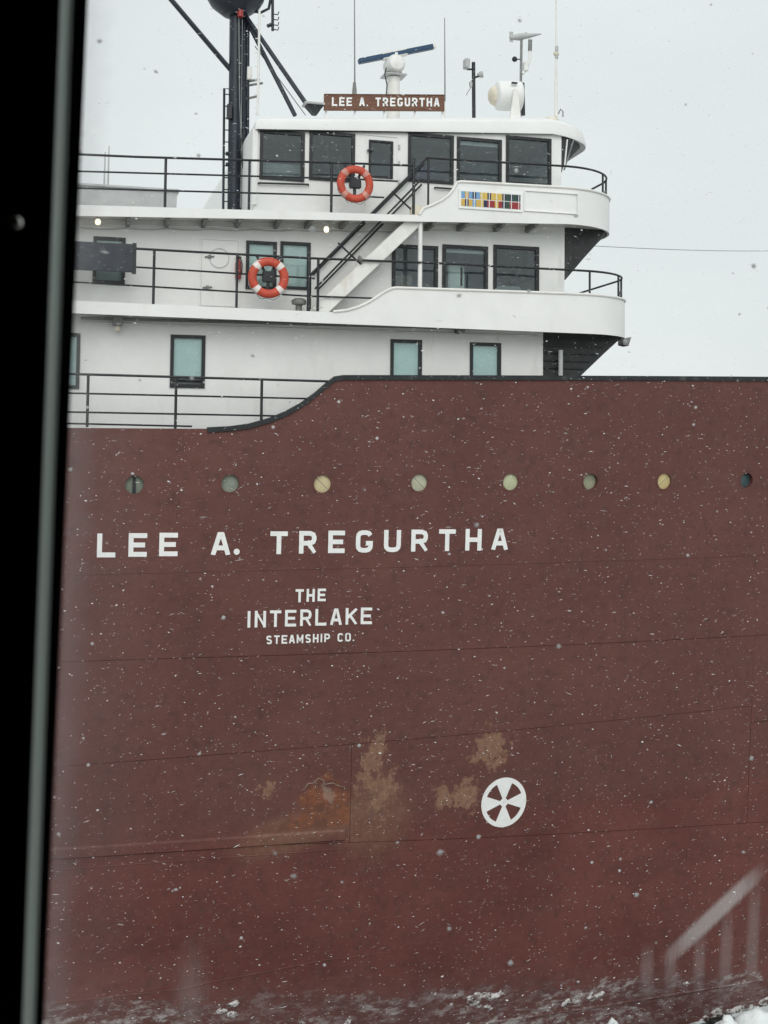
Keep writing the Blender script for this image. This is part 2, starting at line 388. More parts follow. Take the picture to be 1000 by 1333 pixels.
# porthole strake with round openings
PORTS = [(175, 631), (300, 629.5), (420, 630), (546, 628.5), (665, 627.5), (769, 627), (865, 626.5), (972, 625.5)]
pc = [hull_at(*p) for p in PORTS]
PR = .205
def port_strake():
    mb = MB(); H = .36
    zc = lambda x: None
    def P(x, z): return mb.v.append(Vector((x, hullY(x, z), z))) or len(mb.v)-1
    xs = sorted(set([x for x in xs_all]))
    cells = [(c.x-H, c.x+H, c) for c in pc]
    xs = [x for x in xs if not any(a-.05 < x < b+.05 for a, b, _ in cells)]
    for a, b, _ in cells: xs += [a, b]
    xs = sorted(xs)
    for x0, x1 in zip(xs, xs[1:]):
        cell = next((c for a, b, c in cells if abs(a-x0) < 1e-6), None)
        B = lambda x: sPb(x); T = lambda x: sPt(x)
        if cell is None:
            q = [P(x0, B(x0)), P(x1, B(x1)), P(x1, T(x1)), P(x0, T(x0))]; mb.f.append(tuple(q)); continue
        za, zb = cell.z-H, cell.z+H
        lo = [P(x0, B(x0)), P(x1, B(x1))]; hi = [P(x0, T(x0)), P(x1, T(x1))]
        # ring of boundary points of the square, and the circle
        n = 32; sq = []; ci = []; inn = []
        for k in range(n):
            an = 2*math.pi*(k+.5)/n; cx, sz = math.cos(an), math.sin(an); mxx = max(abs(cx), abs(sz))
            sq.append(P(cell.x+H*cx/mxx, cell.z+H*sz/mxx)); ci.append(P(cell.x+PR*cx, cell.z+PR*sz))
            z = cell.z+PR*sz; x = cell.x+PR*cx
            mb.v.append(Vector((x, hullY(x, z)+.16, z))); inn.append(len(mb.v)-1)
        cor = [P(x1, zb), P(x0, zb), P(x0, za), P(x1, za)]
        for k in range(n):
            l = (k+1) % n
            mb.f.append((sq[k], sq[l], ci[l], ci[k])); mb.f.append((ci[k], ci[l], inn[l], inn[k]))
        for ci_, k in zip(cor, (3, 11, 19, 27)): mb.f.append((sq[k], ci_, sq[k+1]))
        top = [sq[k] for k in range(4, 12)]; bot = [sq[k] for k in range(20, 28)]
        mb.f.append(tuple([cor[0]] + top + [cor[1], hi[0], hi[1]])); mb.f.append(tuple([cor[2]] + bot + [cor[3], lo[1], lo[0]]))
    return mb
port_strake().build('hull_plate', M['hull'], hull)
# the lower rest of that strake
strake(XL, XR, s1, sPb, 0, 0)
# cut-outs in the inner shell are not needed: it lies behind the panes
def pcol(name, col, rough=.35):
    return painted(name, col, rough, .10, 4, (.3, .28, .22), .3, .1)
pm = [('porthole_grey_green', (.20, .23, .18)), ('porthole_grey', (.27, .30, .25)), ('porthole_cream', (.55, .47, .28)), ('porthole_pale', (.46, .46, .34)),
      ('porthole_pale_green', (.48, .50, .33)), ('porthole_olive', (.33, .34, .24)), ('porthole_yellow', (.55, .45, .22)), ('porthole_teal', (.045, .08, .09))]
plabel = ['grey-green porthole with a dark upright bar', 'grey-green porthole', 'cream porthole cover with a scored line', 'pale cream porthole cover', 'pale green porthole cover', 'pale porthole with a dark right rim', 'yellow porthole cover with a scored line', 'dark teal porthole']
for i, (c, (n, col)) in enumerate(zip(pc, pm)):
    y = hullY(c.x, c.z); ry = .05 if i in (2, 3, 4, 6) else .11
    # local frame on the curved side
    tx = Vector((1, (hullY(c.x+.1, c.z)-hullY(c.x-.1, c.z))/.2, 0)).normalized()
    tz = Vector((0, (hullY(c.x, c.z+.1)-hullY(c.x, c.z-.1))/.2, 1)).normalized(); nn = tx.cross(tz).normalized()
    if nn.y > 0: nn = -nn
    cc = Vector((c.x, y, c.z))
    ring = MB().lathe(cc - nn*.005, nn, [(PR-.004, -.10), (PR-.004, .0), (PR+.022, .0), (PR+.022, .014), (PR-.016, .014), (PR-.016, -.10)], 32)
    rg = ring.build('porthole', M['hull'], ship, smooth=True, label=plabel[i])
    MB().lathe(cc - nn*ry, nn, [(PR-.006, -.008), (PR-.006, .004), (PR-.02, .008), (.001, .009)], 32).build('pane', pcol(*([n] + [col])), rg, smooth=True)
    if i == 0:
        MB().box((c.x-.035, y+ry-.03, c.z-.2), (c.x+.035, y+ry-.012, c.z+.2)).build('bar', M['black'], rg)
    if i in (2, 3, 6):
        a = R(45 if i != 6 else -40); d = (tx*math.cos(a) - tz*math.sin(a))*PR*.85
        b0 = cc - nn*(ry-.009)
        MB().tube([b0-d, b0+d], .006, 5).build('score_line', M['rail_grey'], rg)
# bulwark cap
capx = [x for x in [p.x for p in ptsTop[2:]] ] + [x for x in xs_all if x > ptsTop[-2].x+.3]
capx = sorted(set(capx))
mb = MB()
for x in capx:
    z = ztop(x); y = hullY(x, z)
    mb.v += [Vector((x, y-.035, z-.075)), Vector((x, y-.035, z+.03)), Vector((x, y+.14, z+.03)), Vector((x, y+.14, z-.075))]
for i in range(len(capx)-1):
    for k in range(4):
        l = (k+1) % 4; mb.f.append((4*i+k, 4*i+l, 4*i+4+l, 4*i+4+k))
mb.f += [(3, 2, 1, 0), tuple(4*(len(capx)-1)+k for k in range(4))]
mb.build('bulwark_cap', M['capblack'], ship)
# main deck behind the bulwark
zdk = ptsTop[0].z - .04
xs_d = [x for x in xs_all]
mb = MB()
for x in xs_d:
    y = hullY(x, zdk); mb.v += [Vector((x, y+.03, zdk)), Vector((x, 2*CY-y-.03, zdk))]
for i in range(len(xs_d)-1): mb.f.append((2*i, 2*i+2, 2*i+3, 2*i+1))
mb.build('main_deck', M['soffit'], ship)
# rubbing strake ending at a torn plate
za = line(hull_at(90, 1104), hull_at(450, 1080)); zb = line(hull_at(90, 1118), hull_at(450, 1094))
mb = MB(); xe = hull_at(449, 1085).x; xx = [x for x in xs_all if x < xe] + [xe]
for x in xx:
    for z, o in ((za(x)+.02, .005), (za(x)-.02, .045), (zb(x)+.03, .045), (zb(x), .004)):
        mb.v.append(Vector((x, hullY(x, z, o), z)))
for i in range(len(xx)-1):
    for k in range(3): mb.f.append((4*i+k, 4*i+4+k, 4*i+5+k, 4*i+k+1))
mb.f.append(tuple(4*(len(xx)-1)+k for k in range(4)))
mb.build('rubbing_strake', M['hull'], ship)
mb = MB(); zc2 = line(hull_at(90, 1131), hull_at(450, 1105))
for x in xx:
    for z, o in ((zc2(x)+.012, .004), (zc2(x), .014), (zc2(x)-.012, .004)): mb.v.append(Vector((x, hullY(x, z, o), z)))
for i in range(len(xx)-1):
    for k in range(2): mb.f.append((3*i+k, 3*i+3+k, 3*i+4+k, 3*i+k+1))
mb.build('weld_bead', M['hull'], ship)
# torn, curled lip of the paint and plate above the rust
lip = [(391, 1029), (396, 1027), (401, 1020), (409, 1019), (414, 1013), (420, 1015), (423, 1021), (433, 1019), (441, 1023), (449, 1024)]
lp = [hull_at(*p) for p in lip]
MB().tube([(p.x, hullY(p.x, p.z, .012), p.z) for p in lp], [.003, .007, .012, .008, .013, .010, .008, .011, .008, .003], 6).build('torn_lip', M['scale'], ship, smooth=True)
# long scrape marks low on the side: proud weld lines with frost
def bead(pts, r, name='weld_bead', mat=None):
    q = [hull_at(*p) for p in pts]; path = []
    for a, b in zip(q, q[1:]):
        for k in range(8):
            p = a.lerp(b, k/8); path.append((p.x, hullY(p.x, p.z, .006), p.z))
    MB().tube(path, r, 5).build(name, mat or M['hull'], ship)
bead([(60, 1306), (150, 1297), (240, 1287), (275, 1278), (330, 1268), (420, 1250), (520, 1238)], .012)
bead([(520, 1345), (700, 1322), (860, 1297), (1010, 1272)], .03)

# ice crust clinging to the plating at the waterline
from mathutils import noise as mn
zl_ = line(hull_at(90, 1308), hull_at(1000, 1270))
mb = MB(); nx, nzv = 900, 76; idx = {}
for i in range(nx+1):
    x = lerp(-15, 12, i/nx)
    for j in range(nzv+1):
        z = zl_(x) + lerp(-1.7, .40, j/nzv); t = j/nzv
        n1 = mn.fractal(Vector((x*2.2, z*3.6, 3.1)), .62, 2.1, 7); n2 = mn.fractal(Vector((x*.55, z*1.6, 9.0)), 1, 2.0, 3)
        d = .085*(.8*n1 + 1.3*n2) - .062 - .10*max(0, t-.70)/.30
        d += .05*math.exp(-((z-zl_(x)+.12*n2)/.05)**2)*(.3+n2)
        idx[i, j] = d; mb.v.append(Vector((x, hullY(x, z, max(-.03, min(.09, d))), z)))
for i in range(nx):
    for j in range(nzv):
        if max(idx[i, j], idx[i+1, j], idx[i, j+1], idx[i+1, j+1]) > -.004:
            a = i*(nzv+1)+j; mb.f.append((a, a+nzv+1, a+nzv+2, a+1))
M['ice'], nt_, b_ = newmat('dirty_ice')
pos_ = nd(nt_, 'ShaderNodeNewGeometry').outputs['Position']
nt_.links.new(mixc(nt_, mrange(nt_, noise(nt_, pos_, 7, 7, .78, (.9, 1, 1.3)), .42, .56), c4((.075, .040, .036)), c4((.60, .58, .57))), b_.inputs['Base Color']); b_.inputs['Roughness'].default_value = .55
crust = mb.build('ice_crust', M['ice'], ship, smooth=True); crust['kind'] = 'stuff'

# ------------------------------------------------------------ lettering
F = {'L': [[(0,1),(0,0),(1,0)]], 'E': [[(1,1),(0,1),(0,0),(1,0)], [(0,.5),(.86,.5)]],
 'A': [[(0,0),(.40,1),(.60,1),(1,0)], [(.18,.27),(.82,.27)]], 'T': [[(0,1),(1,1)], [(.5,1),(.5,0)]],
 'R': [[(0,0),(0,1),(.68,1),(.92,.93),(1,.8),(1,.66),(.92,.52),(.68,.45),(0,.45)], [(.55,.45),(1,0)]],
 'P': [[(0,0),(0,1),(.68,1),(.92,.93),(1,.8),(1,.62),(.92,.48),(.68,.42),(0,.42)]],
 'G': [[(.97,.84),(.85,.96),(.65,1),(.35,1),(.15,.96),(.03,.86),(0,.72),(0,.28),(.03,.14),(.15,.04),(.35,0),(.65,0),(.85,.04),(.97,.14),(1,.28),(1,.40),(.62,.40)]],
 'C': [[(.97,.84),(.85,.96),(.65,1),(.35,1),(.15,.96),(.03,.86),(0,.72),(0,.28),(.03,.14),(.15,.04),(.35,0),(.65,0),(.85,.04),(.97,.16)]],
 'O': [[(.5,1),(.35,1),(.15,.96),(.03,.86),(0,.72),(0,.28),(.03,.14),(.15,.04),(.35,0),(.65,0),(.85,.04),(.97,.14),(1,.28),(1,.72),(.97,.86),(.85,.96),(.65,1),(.5,1)]],
 'U': [[(0,1),(0,.28),(.03,.14),(.15,.04),(.35,0),(.65,0),(.85,.04),(.97,.14),(1,.28),(1,1)]],
 'S': [[(.96,.88),(.8,.98),(.6,1),(.4,1),(.2,.98),(.05,.9),(0,.78),(.04,.64),(.2,.55),(.8,.45),(.96,.36),(1,.22),(.95,.1),(.8,.02),(.6,0),(.4,0),(.2,.02),(.04,.12)]],
 'H': [[(0,0),(0,1)], [(1,0),(1,1)], [(0,.5),(1,.5)]], 'I': [[(.5,0),(.5,1)]],
 'N': [[(0,0),(0,1)], [(0,1),(1,0)], [(1,0),(1,1)]], 'M': [[(0,0),(0,1)], [(0,1),(.5,.25),(1,1)], [(1,0),(1,1)]],
 'K': [[(0,0),(0,1)], [(1,1),(.05,.38)], [(.35,.58),(1,0)]]}
def glyph(ch, put, W, H, t, depth):
    """flat raised letter; put(u, v, d) maps metres on the letter's own face to the surface, d metres proud"""
    mb = MB(); cap = 0 if ch in 'GCS' else t/2
    def rib(pts, d):
        vs = []
        P = [Vector((t/2+u*(W-t), t/2+v*(H-t))) for u, v in pts]
        for i, p in enumerate(P):
            if i == 0: a = (P[1]-p).normalized(); m = Vector((-a.y, a.x)); p = p - a*cap
            elif i == len(P)-1: a = (p-P[i-1]).normalized(); m = Vector((-a.y, a.x)); p = p + a*cap
            else:
                a = (p-P[i-1]).normalized(); b = (P[i+1]-p).normalized(); n1 = Vector((-a.y, a.x)); n2 = Vector((-b.y, b.x))
                m = (n1+n2).normalized(); m = m/max(.62, m.dot(n1))
            vs.append((p+m*t/2, p-m*t/2))
        o = len(mb.v)
        for l, r in vs:
            for q in (l, r):
                vy = min(max(q.y, 0), H) if ch in 'ANMKR' else q.y
                ux = min(max(q.x, -.0), W) if ch in 'RN' else q.x
                mb.v.append(Vector(put(ux, vy, d))); mb.v.append(Vector(put(ux, vy, -.004)))
        n = len(vs)
        for i in range(n-1):
            a = o+4*i; mb.f += [(a, a+4, a+6, a+2), (a, a+1, a+5, a+4), (a+2, a+6, a+7, a+3)]
        mb.f += [(o, o+2, o+3, o+1), (o+4*n-4, o+4*n-3, o+4*n-1, o+4*n-2)]
    if ch == '.':
        vs = []
        for k in range(12):
            an = 2*math.pi*k/12; vs.append((W/2+W/2*math.cos(an), W/2+W/2*math.sin(an)))
        mb.add([put(u, v, depth) for u, v in vs] + [put(u, v, -.004) for u, v in vs], [tuple(range(12))] + [(k, (k+1) % 12, 12+(k+1) % 12, 12+k) for k in range(12)])
        return mb
    for k, st in enumerate(F[ch]): rib(st, depth + .001*k)
    return mb
def hull_word(items, tfrac, parent):
    """items: (char, left px, right px, bottom py, top py) read off the hull"""
    for ch, l, r, bo, tp in items:
        bl, br, tl = hull_at(l, bo), hull_at(r, bo), hull_at(l, tp)
        W = (br-bl).length; H = (tl-bl).length; sl = (br.z-bl.z)/W
        def put(u, v, d, bl=bl, W=W, sl=sl):
            x = bl.x+u*(br.x-bl.x)/W; z = bl.z+v+u*sl; return (x, hullY(x, z, d+.005), z)
        if ch == '.': H = W
        glyph(ch, put, W, H, H*tfrac, .006).build('letter', M['letter'], parent)
def spread(text, l, r, yl0, yr0, yl1, yr1, wid=None):
    adv = {'I': .5, '.': .45, ' ': .75, 'M': 1.12}
    tot = sum(adv.get(c, 1) for c in text) - .26; k = (r-l)/tot; x = l; out = []
    for c in text:
        a = adv.get(c, 1)
        if c != ' ':
            w_ = (a-.26)*k if c not in 'I.' else (.24*k if c == 'I' else .2*k)
            t0 = (x-l)/(r-l); out.append((c, x, x+w_, lerp(yl0, yr0, t0), lerp(yl1, yr1, t0)))
        x += a*k
    return out
def by(x): return lerp(725.5, 715.8, (x-126)/(650-126))
def ty(x): return lerp(694.5, 688, (x-126)/(650-126))
nm = [('L',126,150),('E',167,191),('E',207,231),('A',275,299),('.',304,312),('T',351.5,374),('R',389,411.5),('E',427,448.5),('G',463,485),('U',499.5,521.5),('R',535,556.5),('T',571,592.5),('H',605.5,626.5),('A',640,660.5)]
plate_name = thing('name_lettering', 'x', 'x'); plate_name.parent = ship
del plate_name['category']; plate_name['label'] = 'large white ship name lettering'
hull_word([(c, l, r, by(l), ty(l)) for c, l, r in nm], .205, plate_name)
comp = thing('company_lettering', 'x', 'x'); comp.parent = ship; del comp['category']; comp['label'] = 'three lines of white company lettering'
hull_word(spread('THE', 384.5, 424, 784, 782, 767, 766), .19, comp)
hull_word(spread('INTERLAKE', 321.5, 484, 817, 812, 795.5, 790.5), .17, comp)
hull_word(spread('STEAMSHIP CO.', 346.6, 461, 838.5, 834.5, 827.5, 823.5), .19, comp)
# thruster mark: white wheel with four dark wedges
c0 = hull_at(656, 1044.5); RW = abs(hull_at(656, 1012.5).z-hull_at(656, 1076.5).z)/2
def wp(r, an, d): x = c0.x+RW*r*math.cos(an)*1.0; z = c0.z+RW*r*math.sin(an); return (x, hullY(x, z, d), z)
mb = MB(); n = 72
def sector(r0, r1, a0, a1, d):
    k = max(2, int(abs(a1-a0)/R(5)))
    vs = []
    for i in range(k+1):
        an = lerp(a0, a1, i/k); vs += [wp(r0, an, d), wp(r1, an, d), wp(r0, an, -.004), wp(r1, an, -.004)]
    fs = []
    for i in range(k): a = 4*i; fs += [(a, a+4, a+5, a+1), (a, a+2, a+6, a+4), (a+1, a+5, a+7, a+3)]
    fs += [(0, 1, 3, 2), (4*k, 4*k+2, 4*k+3, 4*k+1)]
    mb.add(vs, fs)
sector(.82, 1, 0, 2*math.pi, .012); sector(.02, .17, 0, 2*math.pi, .012)
for a, h in ((0, 21), (90, 24), (180, 21), (270, 24)): sector(.17, .82, R(a-h), R(a+h), .012)
mb.build('thruster_mark', M['letter'], ship, label='white round thruster mark with four dark wedges')

# ------------------------------------------------------------ bridge decks
YF, YW = .30, 1.00            # deck edge and house side, metres in from the hull's side
def outline(x1, Y, Rr, n=14):
    """deck edge in plan: along the side, round the corner, across the front, back along the far side"""
    pts = []
    for k in range(n+1):
        a = math.pi/2*k/n; pts.append((x1+Rr*math.sin(a), Y+Rr*(1-math.cos(a))))
    ym = 2*CY
    fr = [(x1+Rr+.35*math.sin(math.pi*t/8), lerp(Y+Rr, ym-Y-Rr, t/8)) for t in range(1, 8)]
    return pts + fr + [(x, ym-y) for x, y in reversed(pts)]
def solve_x1(target, z, Y, Rr):
    lo, hi = -5.0, 20.0
    for _ in range(40):
        m_ = (lo+hi)/2
        if max(project((x, y, z))[0] for x, y in outline(m_, Y, Rr)) < target: lo = m_
        else: hi = m_
    return (lo+hi)/2
XD = -30.0
def band(path, zb_, zt_, th=.05):
    """upright plate along a plan path with varying bottom and top"""
    mb = MB(); N = len(path)
    for i, (x, y) in enumerate(path):
        a = path[max(0, i-1)]; b = path[min(N-1, i+1)]; t = Vector((b[0]-a[0], b[1]-a[1])).normalized(); n_ = Vector((-t.y, t.x))
        ix, iy = x+n_.x*th, y+n_.y*th
        mb.v += [Vector((x, y, zb_(x))), Vector((x, y, zt_(x))), Vector((ix, iy, zt_(x))), Vector((ix, iy, zb_(x)))]
    for i in range(N-1):
        for k in range(4):
            l = (k+1) % 4; mb.f.append((4*i+k, 4*i+4+k, 4*i+4+l, 4*i+l))
    mb.f += [(3, 2, 1, 0), tuple(4*(N-1)+k for k in range(4))]
    return mb
def deck(name, bot, topprof, xmax_px, zmid, Rr, label):
    """fascia / bulwark with its rolled top edge, and the deck slab behind it"""
    x1 = solve_x1(xmax_px, zmid, YF, Rr)
    tp = [at(px, py, YF) for px, py in topprof]
    def zt_(x):
        if x <= tp[0].x: return tp[0].z + (x-tp[0].x)*0
        for a, b in zip(tp, tp[1:]):
            if x <= b.x: return lerp(a.z, b.z, (x-a.x)/(b.x-a.x))
        return tp[-1].z
    zb_ = line(at(*bot[0], YF), at(*bot[1], YF)); zbm = zb_(x1)
    zbf = lambda x: zb_(min(x, x1))
    side = [XD, -20] + sorted([p.x for p in tp if p.x < x1-.05])
    side = [(x, YF) for x in side]
    path = side + outline(x1, YF, Rr)
    far = [(x, 2*CY-YF) for x in (x1-4, XD)]
    path = path + far
    o = band(path, zbf, zt_).build(name, M['deckwhite'], ship, smooth=True, label=label)
    # rolled edge along the bulwark part
    k0 = [i for i, (x, y) in enumerate(path) if y < CY and x >= tp[1].x-1e-6][0]
    seg = [p for p in path[k0:] if p[1] < 2*CY-YF-.1]
    MB().tube([(x, y, zt_(x)+.012) for x, y in seg], .034, 8).build('rolled_edge', M['steelwhite'], o, smooth=True)
    # slab
    pts = [(x, y) for x, y in path]
    sl = MB(); zs_ = .05
    inner = [(XD, YF+.06), (x1, YF+.06)] + [(x-.05 if y > YF+Rr*.3 else x, y+.055 if y < CY else y-.055) for x, y in outline(x1, YF, Rr)] + [(XD, 2*CY-YF-.06)]
    vs = [(x, y, zbf(x)+.05) for x, y in inner]; vt = [(x, y, zbf(x)+.11) for x, y in inner]; N = len(vs)
    sl.add(vs+vt, [tuple(range(N)), tuple(range(N, 2*N))] + [(i, (i+1) % N, N+(i+1) % N, N+i) for i in range(N)])
    sl.build('deck_slab', M['soffit_w'], o)
    return o, x1, zbf, zt_
M['soffit_w'] = painted('white_underside', (.62, .62, .60), .6, .08, 3, (.25, .2, .15), .5)
d2, x2, zb2, zt2 = deck('lower_bridge_deck', ((103, 408), (708, 432)), [(103, 391.5), (434, 406.5), (452, 404.5), (466, 400.5), (478, 395), (488, 389), (499, 381.5), (510, 376), (516, 375.2), (734, 382.5)], 813.5, at(734, 405, YF).z, 1.7, 'white lower bridge deck edge with curved bulwark')
d3, x3, zb3, zt3 = deck('upper_bridge_deck', ((108, 281), (682, 290.5)), [(108, 266.5), (546, 280), (552, 271.5), (564, 267), (576, 261), (585, 254), (591, 246), (595, 238), (600, 237), (734, 244.5)], 793.5, at(734, 265, YF).z, 1.7, 'white upper bridge deck edge with curved bulwark')

# ---- house walls with real openings
def wall(x0, x1, z0, z1, Y, holes, th=.09):
    xs = sorted(set([x0, x1] + [h[0] for h in holes] + [h[1] for h in holes]))
    mb = MB(); zt = z1 if callable(z1) else (lambda x: z1); zo = z0 if callable(z0) else (lambda x: z0)
    for a, b in zip(xs, xs[1:]):
        mx_ = (a+b)/2; h = next((h for h in holes if h[0] < mx_ < h[1]), None)
        if h is None: mb.add([(a, Y, zo(a)), (b, Y, zo(b)), (b, Y, zt(b)), (a, Y, zt(a))], [(0, 1, 2, 3)])
        else:
            mb.add([(a, Y, zo(a)), (b, Y, zo(b)), (b, Y, h[2]), (a, Y, h[2])], [(0, 1, 2, 3)])
            mb.add([(a, Y, h[3]), (b, Y, h[3]), (b, Y, zt(b)), (a, Y, zt(a))], [(0, 1, 2, 3)])
    for h in holes:
        mb.add([(h[0], Y, h[2]), (h[1], Y, h[2]), (h[1], Y, h[3]), (h[0], Y, h[3]), (h[0], Y+th, h[2]), (h[1], Y+th, h[2]), (h[1], Y+th, h[3]), (h[0], Y+th, h[3])],
               [(0, 1, 5, 4), (1, 2, 6, 5), (2, 3, 7, 6), (3, 0, 4, 7)])
    return mb
def rect(x0, x1, y0, y1, Y=YW):
    ym, xm = (y0+y1)/2, (x0+x1)/2
    a, b = at(x0, ym, Y), at(x1, ym, Y); c, d = at(xm, y1, Y), at(xm, y0, Y)
    return (a.x, b.x, c.z, d.z)
def window(h, Y=YW, fw=.07, blind=None, top=0.0, bar=False, label=None):
    x0, x1, z0, z1 = h; y0, y1 = Y-.035, Y+.05
    mb = MB()
    mb.box((x0, y0, z0), (x0+fw, y1, z1)); mb.box((x1-fw, y0, z0), (x1, y1, z1))
    mb.box((x0+fw, y0+.004, z1-fw), (x1-fw, y1, z1)); mb.box((x0+fw, y0+.004, z0), (x1-fw, y1, z0+fw))
    o = mb.build('window', M['black'], ship, bevel=.004, label=label)
    MB().box((x0+fw*.8, Y+.012, z0+fw*.8), (x1-fw*.8, Y+.020, z1-fw*.8)).build('pane', M['pane'], o)
    if blind:
        zb_ = lerp(z1, z0, blind[1])
        MB().box((x0+fw*.5, Y+.055, max(zb_, z0)), (x1-fw*.5, Y+.065, z1)).build('blind', M[blind[0]], o)
    return o
xc1, xc2, xc3 = at(707, 460, YW).x, at(735, 330, YW).x, at(731, 200, YW).x
# tier 1
z0 = zdk+.01
h1 = [rect(221.5, 267, 436, 505), rect(508, 549, 442, 512), rect(611.5, 652, 446, 515), rect(60, 104, 433, 506)]
wall(XD, xc1, z0, lambda x: zb2(x)+.07, YW, h1).build('main_deck_wall', M['white'], ship)
for i, h in enumerate(h1): window(h, blind=('blind', .80 if i == 0 else 1.0), fw=.075)
# tier 2
h2 = [rect(121, 163, 308.5, 369.5), rect(320, 360, 314, 377), rect(364.5, 404, 315, 377), rect(510, 570, 319, 378), rect(575.5, 635, 319.5, 384), rect(642, 701.5, 320, 386)]
zb2w = zb2(8)+.1
wall(XD, xc2, lambda x: zb2(x)+.09, lambda x: zb3(x)+.07, YW, h2).build('lower_bridge_wall', M['white'], ship)
for i, h in enumerate(h2): window(h, blind=(None, None, None, None, ('shade', .15), None)[i] if i > 2 else ('palebl', 1.0), fw=.07 if i < 3 else .085)
# tier 3: pilothouse
zp0 = zb3(0)+.02
roof0 = line(at(400, 168.5, .9), at(728, 172.5, .9)); roof1 = line(at(340, 150, .9), at(730, 151.5, .9))
zp1 = lambda x: roof0(x)+.06
h3 = [rect(338, 396.5, 170.5, 235), rect(402.5, 462, 172, 236), rect(480, 511.5, 183, 232), rect(531, 590.5, 174.5, 238.5), rect(594.5, 653, 180, 239), rect(658.5, 717.5, 178.5, 242)]
xpl = at(331, 220, YW).x
wall(xpl, xc3, lambda x: zb3(x)+.09, zp1, YW, h3).build('pilothouse_wall', M['white'], ship)
for i, h in enumerate(h3): window(h, fw=.045 if i == 2 else .075, blind=(None, None, None, None, ('shade', .16), None)[i])
# house ends: aft wall of the pilothouse, fronts, interiors
def face(name, pts, mat): return MB().add(pts, [tuple(range(len(pts)))]).build(name, mat, ship)
YFW = 2*CY-YW
MB().box((xpl-.001, YW+.001, zp0), (xpl+.08, YFW, roof0(xpl)+.05)).build('pilothouse_aft_wall', M['white'], ship)
MB().box((xpl-.05, YW-.05, zp0+.3), (xpl+.06, YW-.003, roof0(xpl)+.02)).build('corner_trim', M['white'], ship)
for nm_, xa, xb, za_, zb_ in (('cabin_interior', XD+.1, xc1-.1, z0+.1, zb2), ('lower_bridge_interior', XD+.1, xc2-.1, zb2w+.15, zb3), ('pilothouse_interior', xpl+.1, xc3-.1, zp0+.15, None)):
    zA, zB = (zb_(xa)+.06, zb_(xb)+.06) if zb_ else (roof0(xa)+.03, roof0(xb)+.03)
    MB().add([(xa, YW+.10, za_), (xb, YW+.10, za_), (xb, YW+3.2, za_), (xa, YW+3.2, za_), (xa, YW+.10, zA), (xb, YW+.10, zB), (xb, YW+3.2, zB), (xa, YW+3.2, zA)],
             [(0, 1, 2, 3), (4, 5, 6, 7), (1, 2, 6, 5), (2, 3, 7, 6), (3, 0, 4, 7)]).build(nm_, M['interior'], ship)
# dim consoles and gear that show through the glass
cons = [(h3[0][0]+.15, .9, .55), (h3[1][0]+.1, 1.1, .35), (h3[3][0]+.05, .8, .75), (h3[4][0]+.25, .7, .45), (h3[5][0]+.1, .95, .3), (h2[3][0]+.1, .6, .5), (h2[4][0]+.4, .4, .8), (h2[5][0]+.2, .8, .35)]
for i, (x, wd, ht) in enumerate(cons):
    zz = h3[0][2] if i < 5 else h2[4][2]
    MB().box((x, YW+.7, zz-.5), (x+wd, YW+1.3, zz+ht)).build('console', M[('shade', 'vent', 'navyc', 'shade', 'vent', 'vent', 'palebl', 'shade')[i]] if ('shade', 'vent', 'navyc')[i % 3] != 'navyc' or i > 4 else M['rb_navy'], ship, bevel=.03)
# fronts, raking out under the decks: solid dark wedges from the house front to the deck edge above
def wedge(name, xc, zlow, xlow, outer, zhigh, mat, insetY=YW, top_in=.06):
    o = [(x, y) for x, y in outer]
    # trim the outer curve to the house side line
    ys = [p for p in o if insetY < p[1] < 2*CY-insetY]
    xa = None
    for a, b in zip(o, o[1:]):
        if a[1] <= insetY <= b[1] and b[1] > a[1] and a[1] < CY: xa = lerp(a[0], b[0], (insetY-a[1])/(b[1]-a[1])); break
    pts = [(xa, insetY)] + ys + [(xa, 2*CY-insetY)]
    mb = MB(); N = len(pts)
    for x, y in pts:
        mb.v += [Vector((xc-.02, y, zlow)), Vector((xlow, y, zlow)), Vector((x-top_in, y, zhigh)), Vector((xc-.02, y, zhigh))]
    for i in range(N-1):
        for k in range(4):
            l = (k+1) % 4; mb.f.append((4*i+k, 4*i+4+k, 4*i+4+l, 4*i+l))
    mb.f += [(3, 2, 1, 0), tuple(4*(N-1)+k for k in range(4))]
    return mb.build(name, mat, ship)
e = .004
zl3 = at(735, 364, YW).z
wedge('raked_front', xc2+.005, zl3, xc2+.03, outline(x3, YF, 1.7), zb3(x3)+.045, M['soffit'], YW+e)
MB().box((xc2-.12, YW+e, zb2w), (xc2, 2*CY-YW-e, zl3+.2)).build('lower_bridge_front', M['white'], ship)
zl2 = z0; slope_lo = at(757, 488, YW+e)
hi2 = zb2(x2)+.045
p_hi = solve = None
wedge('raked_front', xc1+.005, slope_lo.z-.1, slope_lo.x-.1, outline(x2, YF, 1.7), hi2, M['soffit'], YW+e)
w_lo, w_hi = slope_lo.z, hi2
for t in (.12, .3, .48, .66, .84):      # beams along the dark underside's end
    zz = lerp(w_hi, w_lo, t)
    xe_ = lerp(at(806, 441, YW).x, slope_lo.x, t)-.12
    MB().box((xc1+.01, YW-.035, zz-.018), (xe_, YW+.003, zz+.018)).build('beam', M['capblack'], ship)
p = at(730, 475, YW-.15)
MB().tube([(p.x, YW-.15, z0), (p.x, YW-.15, at(730, 459, YW).z+.05)], .055, 10).build('stanchion', M['grey'], ship, smooth=True)
